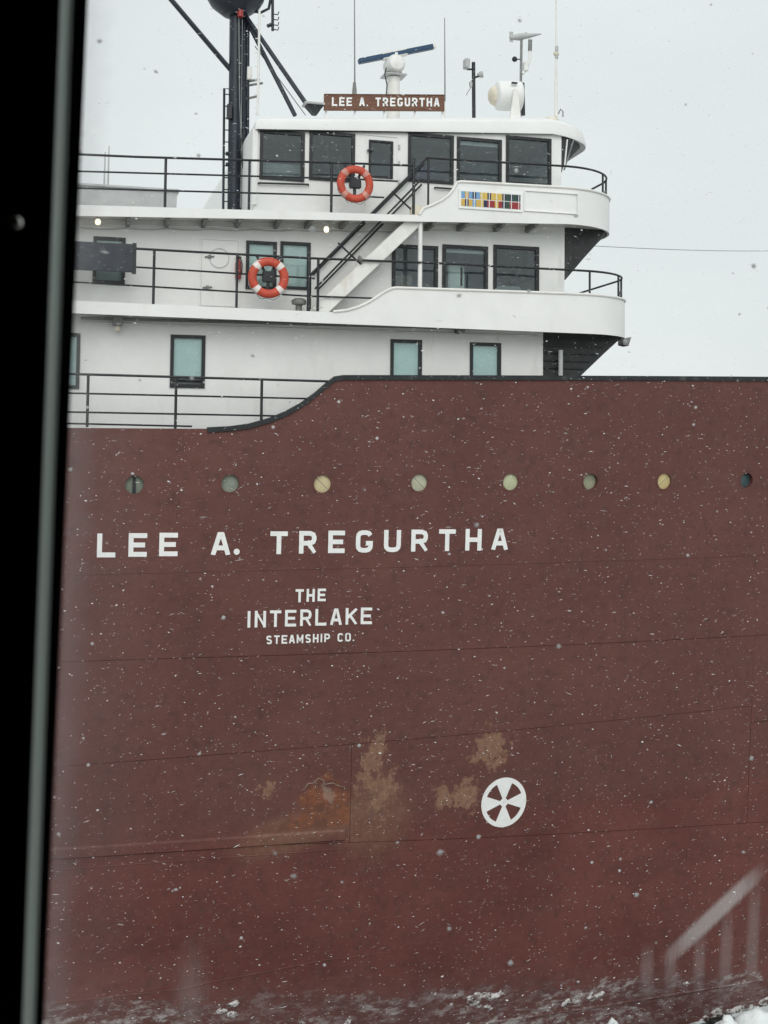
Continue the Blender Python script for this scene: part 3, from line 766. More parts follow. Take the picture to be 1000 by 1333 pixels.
# ---- pilothouse roof
XRf0 = at(333, 160, .9).x
zr0, zr1 = roof0(at(735, 170, .9).x), roof1(0)
xr = solve_x1(762.5, zr0-.1, .9, 1.3)
ol = outline(xr, .9, 1.3)
base = [(XRf0, .9)] + ol + [(XRf0, 2*CY-.9)]
def ring(ins, z, drop=0.0):
    cx_, cy_ = (XRf0+xr)/2, CY; out = []
    for x, y in base:
        t = sm((x-(xr-.6))/1.6)
        out.append((x - ins*(1 if x > cx_ else -1)*(1+.9*t), y + ins*(1 if y < cy_ else -1), z(x) - drop*t))
    return out
mb = MB(); R0 = lambda d: (lambda x: roof0(min(x, xr))+d); R1 = lambda d: (lambda x: roof1(min(x, xr))+d)
rings = [ring(.10, R0(.03), .10), ring(.0, R0(0), .10), ring(-.005, R0(.07), .10), ring(.03, R1(-.10), .06), ring(.16, R1(-.01), 0), ring(.34, R1(0), 0)]
mb.v = []
N = len(base)
for r_ in rings: mb.v += [Vector(p) for p in r_]
for i in range(len(rings)-1):
    for k in range(N):
        l = (k+1) % N; mb.f.append((i*N+k, i*N+l, (i+1)*N+l, (i+1)*N+k))
mb.f += [tuple(range(N-1, -1, -1)), tuple((len(rings)-1)*N+k for k in range(N))]
roof = mb.build('pilothouse_roof', M['deckwhite'], ship, smooth=True)
MB().tube([(XRf0+.05, .93, roof0(XRf0)-.012), (xr, .93, roof0(xr)-.012)], .022, 6).build('drip_edge', M['black'], roof)
# raked pilothouse front with its dark windows and white corner posts
zpl = at(733, 224, YW).z
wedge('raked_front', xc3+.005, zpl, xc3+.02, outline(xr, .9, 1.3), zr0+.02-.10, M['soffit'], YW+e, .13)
MB().box((xc3-.12, YW+e, zp0), (xc3, 2*CY-YW-e, zpl+.1)).build('pilothouse_front', M['white'], ship)
fx0, fz0 = xc3+.05, zpl+.05
hi = at(757, 183, YW-.02)
for t, mat_ in ((.22, 'white'), (.55, 'rail_grey')):   # mullions on the raking side light
    xq = lerp(xc3+.02, hi.x, t)
    MB().hexa([(fx0, YW-.03, fz0), (fx0+.03, YW-.03, fz0), (fx0+.03, YW+.003, fz0), (fx0, YW+.003, fz0)],
              [(xq, YW-.03, hi.z), (xq+.03, YW-.03, hi.z), (xq+.03, YW+.003, hi.z), (xq, YW+.003, hi.z)]).build('mullion', M[mat_], ship)

# ---- fittings under the decks
for px in (167, 218, 266, 310, 361, 402, 447, 560, 602, 650, 692):
    q = at(px, 288, .7); zz = zb3(q.x)+.05
    MB().add([(q.x-.04, YF+.08, zz), (q.x+.04, YF+.08, zz), (q.x+.04, YW, zz), (q.x-.04, YW, zz), (q.x-.04, YF+.08, zz-.10), (q.x+.04, YF+.08, zz-.10), (q.x+.04, YW, zz-.15), (q.x-.04, YW, zz-.15)],
             [(0, 1, 2, 3), (4, 7, 6, 5), (0, 4, 5, 1), (1, 5, 6, 2), (2, 6, 7, 3), (3, 7, 4, 0)]).build('bracket', M['vent'], ship)
def conduit(y0, y1, xa, xb, Y, r, mat, sag=.02):
    a, b = at(xa, y0, Y), at(xb, y1, Y); n = 24
    pts = [(lerp(a.x, b.x, i/n), Y, lerp(a.z, b.z, i/n) - sag*abs(math.sin(i*math.pi/3))) for i in range(n+1)]
    MB().tube(pts, r, 6).build('conduit', M[mat], ship, smooth=True)
conduit(291, 304, 105, 720, YW-.03, .018, 'steelwhite'); conduit(296, 301, 105, 540, YW-.03, .012, 'grey', .03)
conduit(419, 437, 105, 700, YW-.03, .022, 'steelwhite', .012); conduit(414, 430, 105, 700, YW-.06, .03, 'vent', .0)
b = at(598, 432, .8); MB().box((b.x-.05, .55, zb2(b.x)-.06), (b.x+.05, .99, zb2(b.x)+.04)).build('bracket', M['vent'], ship)
# grab rail under the pilothouse windows
for x0_, x1_, yy in ((337, 402, 238), (567, 592, 244)):
    a, b_ = at(x0_, yy, YW-.06), at(x1_, yy+2, YW-.06)
    MB().tube([(a.x, YW, a.z), (a.x, YW-.06, a.z), (b_.x, YW-.06, b_.z), (b_.x, YW, b_.z)], .022, 6).build('grab_rail', M['railblack'], ship)

# ---- doors
def door(h, Y, oval, dogs=True):
    x0, x1, z0_, z1_ = h
    o = MB().box((x0, Y-.028, z0_), (x1, Y-.002, z1_)).build('door', M['white'], ship, bevel=.008)
    fr = MB(); f_ = .035
    fr.box((x0-f_-.008, Y-.02, z0_), (x0-.008, Y+.0, z1_+.008)); fr.box((x1+.008, Y-.02, z0_), (x1+f_+.008, Y, z1_+.008)); fr.box((x0-f_-.008, Y-.019, z1_+.008), (x1+f_+.008, Y, z1_+.008+f_))
    fr.build('door_frame', M['white'], o)
    return o
hd = rect(262, 309, 313, 399); dr = door(hd, YW, True)
cdr = at(285.5, 336, YW-.03); rr = .21
MB().tube([(cdr.x+rr*math.cos(a), YW-.045, cdr.z+rr*math.sin(a)) for a in [2*math.pi*k/24 for k in range(24)]], .006, 5, closed=True).build('handwheel', M['grey'], dr, smooth=True)
for px, py, l in ((273, 334, .10), (270, 374, .10)):
    q = at(px, py, YW-.05)
    MB().tube([(q.x-l, YW-.05, q.z-.01), (q.x+l, YW-.05, q.z+.01)], .018, 6).box((q.x-.03, YW-.06, q.z-.04), (q.x+.03, YW-.025, q.z+.04)).build('handle', M['rail_grey'], dr)
# pilothouse door: a panel round its window
hw = h3[2]; hd3 = rect(475, 518, 176, 268)
fr = MB(); xa, xb_, za_, zb_ = hd3
for q in (((xa, YW-.02, za_), (xa+.025, YW-.001, zb_)), ((xb_-.025, YW-.02, za_), (xb_, YW-.001, zb_)), ((xa+.025, YW-.019, zb_-.025), (xb_-.025, YW-.001, zb_))): fr.box(*q)
pd = fr.build('door', M['white'], ship)
for zz in (.35, .62, .85):
    MB().box((xb_-.005, YW-.035, lerp(za_, zb_, zz)-.05), (xb_+.04, YW-.004, lerp(za_, zb_, zz)+.05)).build('hinge', M['grey'], pd)
q = at(482, 196, YW-.05); MB().box((q.x-.07, YW-.07, q.z-.02), (q.x+.07, YW-.036, q.z+.02)).build('handle', M['black'], pd)

# ------------------------------------------------------------ railings: handrail (part) > rails and posts
def rail_path(pts, Y):
    return [at(px, py, Y if not isinstance(Y, (list, tuple)) else Y[i]) for i, (px, py) in enumerate(pts)]
def extend(P, x):
    a, b = P[0], P[1]; t = (x-a.x)/(b.x-a.x); return [a+(b-a)*t] + P
def railing(Y, top, lows, posts, r=.026, ext=-14.0, label=None):
    P = extend(rail_path(top, Y), ext)
    o = MB().tube(P, r, 8).build('railing', M['railblack'], ship, smooth=True, label=label)
    for lo in lows: MB().tube(extend(rail_path(lo, Y), ext), r*.75, 6).build('rail', M['railblack'], o, smooth=True)
    for px, y0, y1, rr_ in posts:
        a, b = at(px, y0, Y), at(px, y1, Y)
        MB().tube([(a.x, Y, b.z), (a.x, Y, a.z)], rr_, 6).build('post', M['railblack'], o, smooth=True)
    return o
railing(.10, [(100, 487), (432, 496.5)], [[(100, 512), (403, 519)], [(100, 536.5), (365, 541.5)], [(100, 551.5), (250, 555)]], [(115, 487, 556, .03), (229.5, 491, 558, .03), (341, 494, 551, .03)], label='black railing along the main deck, ending at the bulwark curve')
r2 = railing(YF+.07, [(103, 319.5), (175, 323.5), (403, 336), (580, 343)], [[(103, 344), (175, 347.5), (403, 362), (410, 362.5)], [(103, 367.5), (403, 385.5), (512, 389)]],
        [(201, 325, 396, .03), (309, 331, 401, .028), (402.5, 336, 405, .04), (414.5, 337, 405, .03)], label='black railing of the lower bridge deck')
r3 = railing(YF+.07, [(108, 201), (175, 204), (460, 212.5), (538, 215.5)], [[(108, 223), (460, 233), (520, 236)], [(108, 245), (460, 255), (500, 257)]],
        [(216, 206, 270, .03), (325, 210, 273, .028), (432, 213, 277, .03), (539, 206, 279, .034)], label='black railing of the upper bridge deck')
# top rails over the bulwarks, following their curve
def bul_rail(x1, Rr, start, y_start_px, corner_px, posts_a, zt_, h, par):
    a = at(*start, YF+.07); b = at(*corner_px, YF+.07)
    pts = [a]
    ol_ = outline(x1, YF+.07, Rr-.07)
    arc = [p for p in ol_ if p[1] < CY*.8]
    zc_ = zt_(x1+5)+h
    pts += [Vector((x, y, zc_)) for x, y in arc]
    o = MB().tube(pts, .026, 8).build('railing', M['railblack'], ship, smooth=True)
    for k in posts_a:
        x, y = arc[k]; MB().tube([(x, y, zt_(x1+5)-.02), (x, y, zc_)], .026, 6).build('post', M['railblack'], o, smooth=True)
    x, y = arc[posts_a[-1]]; xq, yq = arc[posts_a[-1]-4]
    MB().tube([(xq, yq, zt_(x1+5)), (x, y, zc_-.25)], .022, 6).build('brace', M['railblack'], o)
    return o
a2 = at(734, 351, YF+.07); hgt2 = a2.z-zt2(x2+5)
b2 = bul_rail(x2, 1.7, (580, 343.2), 0, (734, 351), (1, 7, 11), zt2, hgt2, None)
a3 = at(734, 216, YF+.07); hgt3 = a3.z-zt3(x3+5)
b3 = bul_rail(x3, 1.7, (556, 205.5), 0, (734, 216), (7, 11), zt3, hgt3, None)
for px, y0_, y1_ in ((558, 205, 272), (601, 348, 372), (633, 346, 376)):
    a, b = at(px, y0_, YF+.07), at(px, y1_, YF+.07)
    MB().tube([(a.x, YF+.07, b.z), (a.x, YF+.07, a.z)], .024, 6).build('post', M['railblack'], b3 if y0_ < 300 else b2, smooth=True)

# ------------------------------------------------------------ stairway between the bridge decks
def pt(px, py, Y): return at(px, py, Y)
sb, st_ = pt(424, 398, .45), pt(541, 287, .45)
stair = thing('stairway', 'x', 'x'); stair.parent = ship; del stair['category']; stair['label'] = 'white steep stairway with black handrails up to the upper deck'
def stringer(Y, wdt=.30):
    d = (st_-sb).normalized(); up_ = Vector((-d.z, 0, d.x))*wdt/2
    a = Vector((sb.x, Y, sb.z)) - d*.25; b = Vector((st_.x, Y, st_.z)) + d*.18
    n_ = Vector((0, .045, 0))
    MB().hexa([a-up_, a+up_, a+up_+n_, a-up_+n_], [b-up_, b+up_, b+up_+n_, b-up_+n_]).build('stringer', M['steelwhite'], stair, bevel=.01)
stringer(.42); stringer(.88)
NS = 8
for k in range(NS):
    t = (k+.5)/NS; p_ = sb.lerp(st_, t)
    MB().box((p_.x-.13, .467, p_.z-.015), (p_.x+.13, .878, p_.z+.015)).build('tread', M['steelwhite'], stair)
MB().box((st_.x-.12, YF+.06, st_.z+.08), (st_.x+.16, .52, st_.z+.32)).build('bracket', M['cream'], stair, bevel=.02)
for (x0_, y0_), (x1_, y1_), Y, rr_ in (((404, 358), (556, 205.5), .42, .026), ((410, 376), (549, 233), .42, .022), ((407, 358), (552, 213), .92, .026), ((413, 378), (549, 240), .92, .022)):
    a, b = at(x0_, y0_, Y), at(x1_, y1_, Y); MB().tube([a, b], rr_, 8).build('handrail', M['railblack'], stair, smooth=True)
for px, py, l in ((448, 322, 24), (518, 255, 24)):
    a, b = at(px-8, py-6, .42), at(px+22, py+l-2, .42); MB().tube([a, b], .02, 6).build('handrail_post', M['railblack'], stair)
q0, q1 = at(404, 358, .42), at(404, 402, .42); MB().tube([(q0.x, .42, q1.z), (q0.x, .42, q0.z)], .026, 6).build('handrail_post', M['railblack'], stair)
fl = at(470, 337, .38)
MB().lathe((fl.x, .36, fl.z), (.5, -.3, .3), [(.02, -.08), (.07, -.05), (.09, .0), (.085, .01)], 16).build('stair_light', M['vent'], stair, smooth=True)
# white pillar carrying the upper deck
a, b = at(547.5, 283, .42), at(547.5, 380, .42)
MB().tube([(a.x, .42, b.z), (a.x, .42, zb3(a.x)+.06)], .05, 12).build('pillar', M['white'], ship, smooth=True)
# recessed panel and ribbon board on the upper bulwark
x0_, x1_, z0_, z1_ = rect(682, 753, 249.5, 277, YF)
fr = MB()
for q in (((x0_, YF-.03, z0_), (x0_+.03, YF-.001, z1_)), ((x1_-.03, YF-.03, z0_), (x1_, YF-.001, z1_)), ((x0_+.03, YF-.029, z1_-.025), (x1_-.03, YF-.001, z1_)), ((x0_+.03, YF-.029, z0_), (x1_-.03, YF-.001, z0_+.02))): fr.box(*q)
fr.build('panel_frame', M['deckwhite'], ship)
x0_, x1_, z0_, z1_ = rect(597, 680, 248.5, 274, YF)
rb = thing('ribbon_board', 'white board of coloured award ribbons on the upper bulwark', 'ribbon board', (x0_, YF-.03, z0_))
MB().box((x0_, YF-.028, z0_), (x1_, YF-.003, z1_)).build('board', M['letter'], rb, bevel=.006)
row1 = 'blue gold blue navy blue yellow yellow navy yellow yellow yellow navy dkgreen navy dkgreen navy'.split()
row2 = 'gold navy gold blue gold yellow navy dkred dkred yellow dkred navy dkgreen dkred dkred dkred'.split()
for j, row in enumerate((row2, row1)):
    for i, c in enumerate(row):
        a = lerp(x0_, x1_, .035+.93*i/16); b = lerp(x0_, x1_, .035+.93*(i+.97)/16)
        MB().box((a, YF-.034, lerp(z0_, z1_, .14+.39*j)), (b, YF-.0285, lerp(z0_, z1_, .14+.39*j+.35))).build('ribbon', M['rb_'+c], rb)
        if i % 2 == 1:
            MB().box((lerp(a, b, .4), YF-.036, lerp(z0_, z1_, .14+.39*j)), (lerp(a, b, .62), YF-.0345, lerp(z0_, z1_, .14+.39*j+.35))).build('ribbon', M['rb_rwhite' if i % 2 else 'rb_navy'], rb)
# far-end floodlight under the lower deck's nose, vent on the walkway
q = at(815, 444, 2.2)
MB().hexa([(q.x-.12, 2.1, q.z-.1), (q.x+.02, 2.1, q.z-.13), (q.x+.02, 2.4, q.z-.13), (q.x-.12, 2.4, q.z-.1)], [(q.x-.12, 2.1, q.z+.02), (q.x+.1, 2.1, q.z+.1), (q.x+.1, 2.4, q.z+.1), (q.x-.12, 2.4, q.z+.02)]).build('nose_bracket', M['vent'], ship)
q = at(389, 404, .55)
MB().lathe((q.x, .55, q.z), (0, 0, 1), [(.07, -.1), (.07, .10), (.09, .12), (.15, .13), (.165, .17), (.16, .22), (.10, .26), (.001, .27)], 20).build('mushroom_vent', M['vent'], ship, smooth=True)

# ------------------------------------------------------------ things on the bridge decks
def life_ring(px, py, rp, label):
    c = at(px, py, YF-.03); s_ = rp/FPX*(c-EYE).length
    o = thing('life_ring', label, 'life ring', (c.x, c.y, c.z-s_), 'orange life rings on the bridge railings')
    R0, r0 = s_*.79, s_*.215; n = 40; m = 12
    mb = MB(); mt = [MB() for _ in range(4)]
    def P(i, k, g=1.0):
        a = 2*math.pi*i/n; b = 2*math.pi*k/m
        q = R0+r0*g*math.cos(b); return Vector((c.x+q*math.cos(a), c.y+r0*g*.75*math.sin(b), c.z+q*math.sin(a)))
    for i in range(n):
        for k in range(m): mb.v.append(P(i, k))
    for i in range(n):
        for k in range(m): mb.f.append((i*m+k, ((i+1) % n)*m+k, ((i+1) % n)*m+(k+1) % m, i*m+(k+1) % m))
    mb.build('ring', M['red'], o, smooth=True)
    for j, t in enumerate((4, 14, 24, 34)):
        vs = [P(i, k, 1.04) for i in range(t, t+3) for k in range(m)]
        MB().add(vs, [(i*m+k, (i+1)*m+k, (i+1)*m+(k+1) % m, i*m+(k+1) % m) for i in range(2) for k in range(m)]).build('reflective_band', M['tape' if rp > 25 else 'tape_worn'], o, smooth=True)
    # hanger: two arms, a spine and a light box
    h = MB(); y_ = c.y+.10
    h.tube([(c.x-s_*.55, y_-.0, c.z+s_*1.08), (c.x-.06, y_-.05, c.z+.1)], .03, 6); h.tube([(c.x+s_*.55, y_, c.z+s_*1.08), (c.x+.06, y_-.05, c.z+.1)], .03, 6)
    h.tube([(c.x, y_-.05, c.z+.1), (c.x, y_-.05, c.z-s_*.98)], .035, 6)
    h.build('hanger', M['railblack'], o)
    MB().box((c.x-.13, y_-.16, c.z-.10), (c.x+.13, y_-.02, c.z+.14)).build('light_box', M['black'], o, bevel=.02)
    rp_ = [Vector((c.x+s_*(.8+.28*math.cos(t))*math.cos(a), c.y-.09, c.z+s_*1.03*math.sin(a)*(1+.03*math.sin(5*t)))) for t, a in [(k*.35, R(205+k*7)) for k in range(16)]]
    MB().tube([Vector((c.x+s_*math.cos(R(190+k*9))*(1.0+.05*math.sin(k)), c.y-.06, c.z+s_*math.sin(R(190+k*9))*(1.08+.06*math.sin(k*1.3)))) for k in range(16)], .009, 5).build('grab_line', M['rail_grey'], o, smooth=True)
life_ring(462.5, 239.5, 24.2, 'orange life ring on the upper railing beside the pilothouse door')
life_ring(349.5, 361.5, 26.5, 'orange life ring with white bands on the lower railing before a window pair')

# side-light board on the lower railing, at the left
x0_, x1_, z0_, z1_ = rect(60, 176, 315.5, 352.5, YF-.02)
mb = MB().box((x0_, YF-.10, z0_), (x1_, YF-.02, z1_))
o = thing('side_light_board', 'black panel hung on the lower bridge railing at the left', 'panel', (x0_, YF-.1, z0_))
mb.build('panel', M['mast'], o, bevel=.012)
MB().box((x1_-.06, YF-.115, z0_-.03), (x1_+.02, YF-.003, z1_+.02)).build('edge_post', M['black'], o)

# extinguisher by the door
q = at(309, 356, YW-.1); mb = MB().lathe((q.x+.02, YW-.09, q.z-.12), (0, 0, 1), [(.06, 0), (.065, .03), (.065, .36), (.03, .42), (.02, .46)], 14)
o = thing('fire_extinguisher', 'slim red extinguisher hanging beside the white door', 'extinguisher', (q.x, YW-.09, q.z-.12))
mb.build('cylinder', M['extred'], o, smooth=True)
MB().box((q.x-.03, YW-.14, q.z+.34), (q.x+.08, YW-.05, q.z+.38)).tube([(q.x+.06, YW-.13, q.z+.34), (q.x+.10, YW-.14, q.z+.2), (q.x+.09, YW-.13, q.z)], .012, 6).build('valve', M['black'], o)

# lit lamps under the upper deck
for px, py, lab in ((127.5, 287, 'lit bulb lamp under the upper deck above the black panel'), (425, 297, 'lit bulb lamp under the upper deck beside the stairway')):
    q = at(px, py, .62)
    o = thing('deck_lamp', lab, 'lamp', (q.x, q.y, q.z), 'lit lamps under the upper deck')
    MB().lathe((q.x, q.y, q.z+.03), (0, 0, 1), [(.07, .14), (.07, .10), (.055, .04), (.05, 0)], 14).build('socket', M['grey'], o, smooth=True)
    MB().tube([(q.x, q.y, q.z+.15), (q.x, q.y, zb3(q.x)+.06)], .03, 8).build('stem', M['grey'], o)
    MB().lathe(q, (0, 0, -1), [(.035, -.03), (.055, .0), (.06, .04), (.045, .08), (.001, .10)], 14).build('bulb', M['bulb'], o, smooth=True)
q = at(153, 427, .8)
o = thing('deck_lamp', 'unlit lamp under the lower bridge deck at the left', 'lamp', (q.x, q.y, q.z))
MB().box((q.x-.1, .65, q.z+.05), (q.x+.1, .93, zb2(q.x)+.04)).build('socket', M['vent'], o, bevel=.01)
MB().lathe(q, (0, 0, -1), [(.05, -.06), (.06, .0), (.05, .06), (.001, .08)], 14).build('lens', M['cream'], o, smooth=True)

# locker on the upper deck with two thin poles behind
x0_, x1_, z0_, z1_ = rect(80, 231, 245, 275, 2.0)
o = thing('deck_locker', 'long grey deck locker with overhanging lid on the upper deck', 'locker', (x0_, 2, z0_))
MB().hexa([(x0_, 2.03, z0_-.1), (x1_-.03, 2.03, z0_-.1), (x1_-.03, 3.0, z0_-.1), (x0_, 3.0, z0_-.1)], [(x0_, 2.0, z1_), (x1_, 2.0, z1_), (x1_, 3, z1_), (x0_, 3, z1_)]).build('body', M['grey'], o)
MB().box((x0_-.05, 1.93, z1_+.002), (x1_+.04, 3.06, z1_+.055)).build('lid', M['grey'], o, bevel=.01)
MB().box((x0_-.02, 1.98, z0_+.06), (x1_-.06, 2.018, z0_+.10)).build('skid', M['vent'], o)
for px, py0, lab in ((136, 198, 'left thin pole standing behind the grey locker'), (141, 190, 'right thin pole standing behind the grey locker')):
    a, b = at(px+1, py0, 3.3), at(px-1, 262, 3.3); tag(MB().tube([b, a], [.028, .014], 6).build('thin_pole', M['grey'], None, smooth=True), lab, 'pole', 'thin poles')

# ------------------------------------------------------------ mast
YM = 3.0
o = thing('mast', 'tall dark blue-black mast with ladder and braces behind the pilothouse', 'mast', at(306, 275, YM)); zf = at(306, 280, YM).z-.2
def T(name, pts, r, mat='mast', n=8, Y=YM, dy=None):
    P = [at(px, py, Y if dy is None else dy[i]) for i, (px, py) in enumerate(pts)]
    return MB().tube(P, r, n).build(name, M[mat], o, smooth=True)
T('column', [(304.5, 290), (308, -60)], [.16, .15], n=16)
T('side_tube', [(316.5, 290), (319, -20)], .055); T('side_tube', [(322, 290), (323, 30)], .04)
T('ladder_rail', [(290.5, 290), (292, 115)], .03); T('ladder_rail', [(290.5, 290), (292, 115), (300, 116)], .024, Y=YM+.3)
for k in range(10):
    yy = 262-k*15.5; T('rung', [(291, yy), (299, yy+.3)], .014)
T('brace', [(220, -4), (303, 94)], .06); T('brace', [(322, 28), (384, 150)], .055, dy=(YM, 1.9)); T('brace', [(318, 18), (398, 134)], .055, dy=(YM, 1.6))
T('cable', [(332, 60), (398, 150)], .012, 'rail_grey')
T('cable', [(311, 20), (312, 130), (315, 200), (313, 270)], .015, 'rail_grey', Y=YM-.2)
T('cable', [(318, 170), (312, 190), (316, 215), (323, 250), (324, 275)], .018, 'black', Y=YM-.25)
T('white_pole', [(335.5, 150), (338, 14)], .028, 'steelwhite', Y=2.4)
for k in range(7): T('clip', [(336+k*.3, 140-k*18), (331+k*.3, 140-k*18)], .012, 'steelwhite', Y=2.4)
for yy, l in ((103, 12), (108, 16), (125, 10)): T('bracket', [(318, yy+4), (318+l+8, yy)], .03, 'vent')
MB().box(at(322, 102, YM-.15), at(327, 90, YM+.05)).build('junction_box', M['steelwhite'], o)
q = at(298.5, 145, YM-.2); MB().box((q.x-.05, YM-.25, q.z-.17), (q.x+.06, YM-.1, q.z+.17)).build('junction_box', M['black'], o)
q = at(306.5, 6, YM)
MB().lathe(q, (0, 0, 1), [(.20, -.30), (.30, -.27), (.58, -.05), (.68, .12), (.70, .22), (.70, .26), (.3, .27)], 28).build('platform', M['mast'], o, smooth=True)
q = at(313, 17, YM-.28); MB().lathe(q, (0, 0, 1), [(.07, -.09), (.075, .0), (.07, .08), (.03, .1)], 14).build('red_light', M['redlight'], o, smooth=True)
T('yard', [(322, 14), (340, 16), (350, 11), (352, 0), (352, -20)], .035, n=8); T('drop_arm', [(355, -10), (355, 40)], .035)
for yy in (18, 25, 32, 38): T('hook', [(355, yy), (362, yy+1), (363, yy-3)], .014)
T('hook', [(348, 34), (355, 31)], .045)
for yy in (200, 214): T('lamp_arm', [(294, yy), (303, yy)], .05, 'black')

# ------------------------------------------------------------ pilothouse roof gear
YS = 1.35
sA, sB, sC, sD = at(422, 143.5, YS), at(579, 144.5, YS), at(422, 122, YS), at(579, 123, YS)
x0_, x1_ = (sA.x+sC.x)/2, (sB.x+sD.x)/2
sl0 = lambda x: lerp(sA.z, sB.z, (x-x0_)/(x1_-x0_)); sl1 = lambda x: lerp(sC.z, sD.z, (x-x0_)/(x1_-x0_))
sg = thing('name_sign', 'brown board sign with white raised letters on the pilothouse roof', 'sign', (x0_, YS, roof1(x0_)))
def plank(y0, y1, f0, f1, name, mat, bev=0):
    MB().hexa([(x0_, y0, f0(x0_)), (x1_, y0, f0(x1_)), (x1_, y1, f0(x1_)), (x0_, y1, f0(x0_))], [(x0_, y0, f1(x0_)), (x1_, y0, f1(x1_)), (x1_, y1, f1(x1_)), (x0_, y1, f1(x0_))]).build(name, M[mat], sg, bevel=bev)
plank(YS, YS+.05, sl0, sl1, 'board', 'brown', .006)
plank(YS-.012, YS-.001, lambda x: sl1(x)-.016, sl1, 'edging', 'brown'); plank(YS-.012, YS-.001, sl0, lambda x: sl0(x)+.016, 'edging', 'brown')
for px in (424.5, 462, 500, 540, 576):
    q = at(px, 144, YS+.08); MB().box((q.x-.022, YS+.052, roof1(q.x)-.03), (q.x+.022, YS+.09, sl1(q.x)-.05)).build('leg', M['white'], sg)
for ch, l, r, bo, tp in spread('LEE A. TREGURTHA', 432, 572, 138.3, 138.3, 126.3, 126.3):
    a, b = at(l, 138.3, YS), at(r, 138.3, YS); hh = sl1(a.x)-sl0(a.x); zz0 = sl0(a.x)+hh*.27; H = hh*.52
    W = b.x-a.x; sp_ = (sB.z-sA.z)/(x1_-x0_)
    put = lambda u, v, d, a=a, zz0=zz0: (a.x+u, YS-d, zz0+v+u*sp_)
    glyph(ch, put, W, W if ch == '.' else H, H*.20, .008).build('letter', M['letter'], sg)

YR = 2.6
q = at(512, 148, YR)
o = thing('radar_scanner', 'white radar pedestal with dark blue scanner bar on the pilothouse roof', 'radar', (q.x, YR, roof1(q.x)))
c = at(513, 85, YR); zp_ = at(513, 100, YR).z
MB().lathe((q.x, YR, roof1(q.x)-.02), (0, 0, 1), [(.18, 0), (.17, .1), (.15, zp_-roof1(q.x)-.05), (.16, zp_-roof1(q.x))], 18).build('pedestal', M['steelwhite'], o, smooth=True)
MB().box((q.x-.27, YR-.25, zp_), (q.x+.27, YR+.25, zp_+.035)).build('platform', M['grey'], o)
MB().lathe((q.x, YR, zp_+.036), (0, 0, 1), [(.20, 0), (.20, .07)], 18).build('collar', M['black'], o)
MB().lathe((q.x, YR-.34, c.z-.02), (0, 1, 0), [(.05, 0), (.17, .03), (.23, .12), (.24, .3), (.24, .45), (.18, .58), (.05, .62)], 20).build('gearbox', M['white'], o, smooth=True)
a, b = at(467, 80, YR-.15), at(565, 60.5, YR+.0)
d = (b-a)
def bar(t0, t1, hw, hh, name, mat):
    u = d.normalized(); v = Vector((0, 1, 0)); w_ = u.cross(v).normalized()
    lo = a+d*t0; hi_ = a+d*t1
    MB().hexa([lo-v*hw-w_*hh, lo+v*hw-w_*hh, lo+v*hw+w_*hh, lo-v*hw+w_*hh], [hi_-v*hw-w_*hh, hi_+v*hw-w_*hh, hi_+v*hw+w_*hh, hi_-v*hw+w_*hh]).build(name, M[mat], o, bevel=.015)
bar(0, 1, .09, .058, 'scanner_bar', 'radarblue'); bar(.30, .63, .075, .085, 'scanner_mount', 'steelwhite'); bar(.97, 1.012, .095, .063, 'end_cap', 'steelwhite')
m_ = a+d*.48; MB().tube([(m_.x, m_.y, c.z+.1), (m_.x, m_.y, m_.z+.02)], .10, 12).build('turning_hub', M['white'], o, smooth=True)
T2 = lambda name, pts, r, mat, Y, par, n=8: MB().tube([at(px, py, Y) for px, py in pts], r, n).build(name, M[mat], par, smooth=True)
T2('cable', [(503, 88), (501, 97), (504, 110), (503, 125)], .016, 'black', YR-.3, o, 6)

def whip(px, ytop, ybase, Y, lab, base='grey', rb_=.045, hb_=10, thick=.014):
    o = thing('whip_antenna', lab, 'antenna', at(px, ybase, Y), 'whip antennas on the pilothouse roof')
    T2('whip', [(px, ytop), (px+.4, ybase-hb_)], [thick*.7, thick*1.3], 'steelwhite' if thick > .018 else 'rail_grey', Y, o, 6)
    T2('base', [(px, ybase), (px, ybase-hb_*.4), (px, ybase-hb_)], [rb_, rb_*.9, rb_*.55], base, Y, o, 10)
    return o
whip(461.5, -30, 124, 2.0, 'tall whip antenna behind the left end of the sign board', 'vent', .06, 17)
whip(579, 23, 152, 1.9, 'white whip antenna at the right end of the sign board', 'steelwhite', .03, 20)
o = whip(724, -30, 152, 2.0, 'thick whip antenna on a cream base near the roof front', 'steelwhite', .04, 94, .02)
q = at(717.5, 147, 2.0); MB().lathe((q.x, 2.0, roof1(q.x)-.05), (0, 0, 1), [(.17, 0), (.17, .06), (.12, .09), (.12, .15), (.17, .17), (.19, .24), (.17, .29), (.05, .31)], 20).build('base_cap', M['cream'], o, smooth=True)
T2('clip', [(721.5, 70), (727, 70)], .05, 'cream', 2.0, o); T2('clip', [(725, 60), (724.6, 76)], .045, 'grey', 2.0, o)
T2('cable', [(727, 148), (730, 142), (733, 145), (733, 152)], .016, 'rail_grey', 2.0, o)

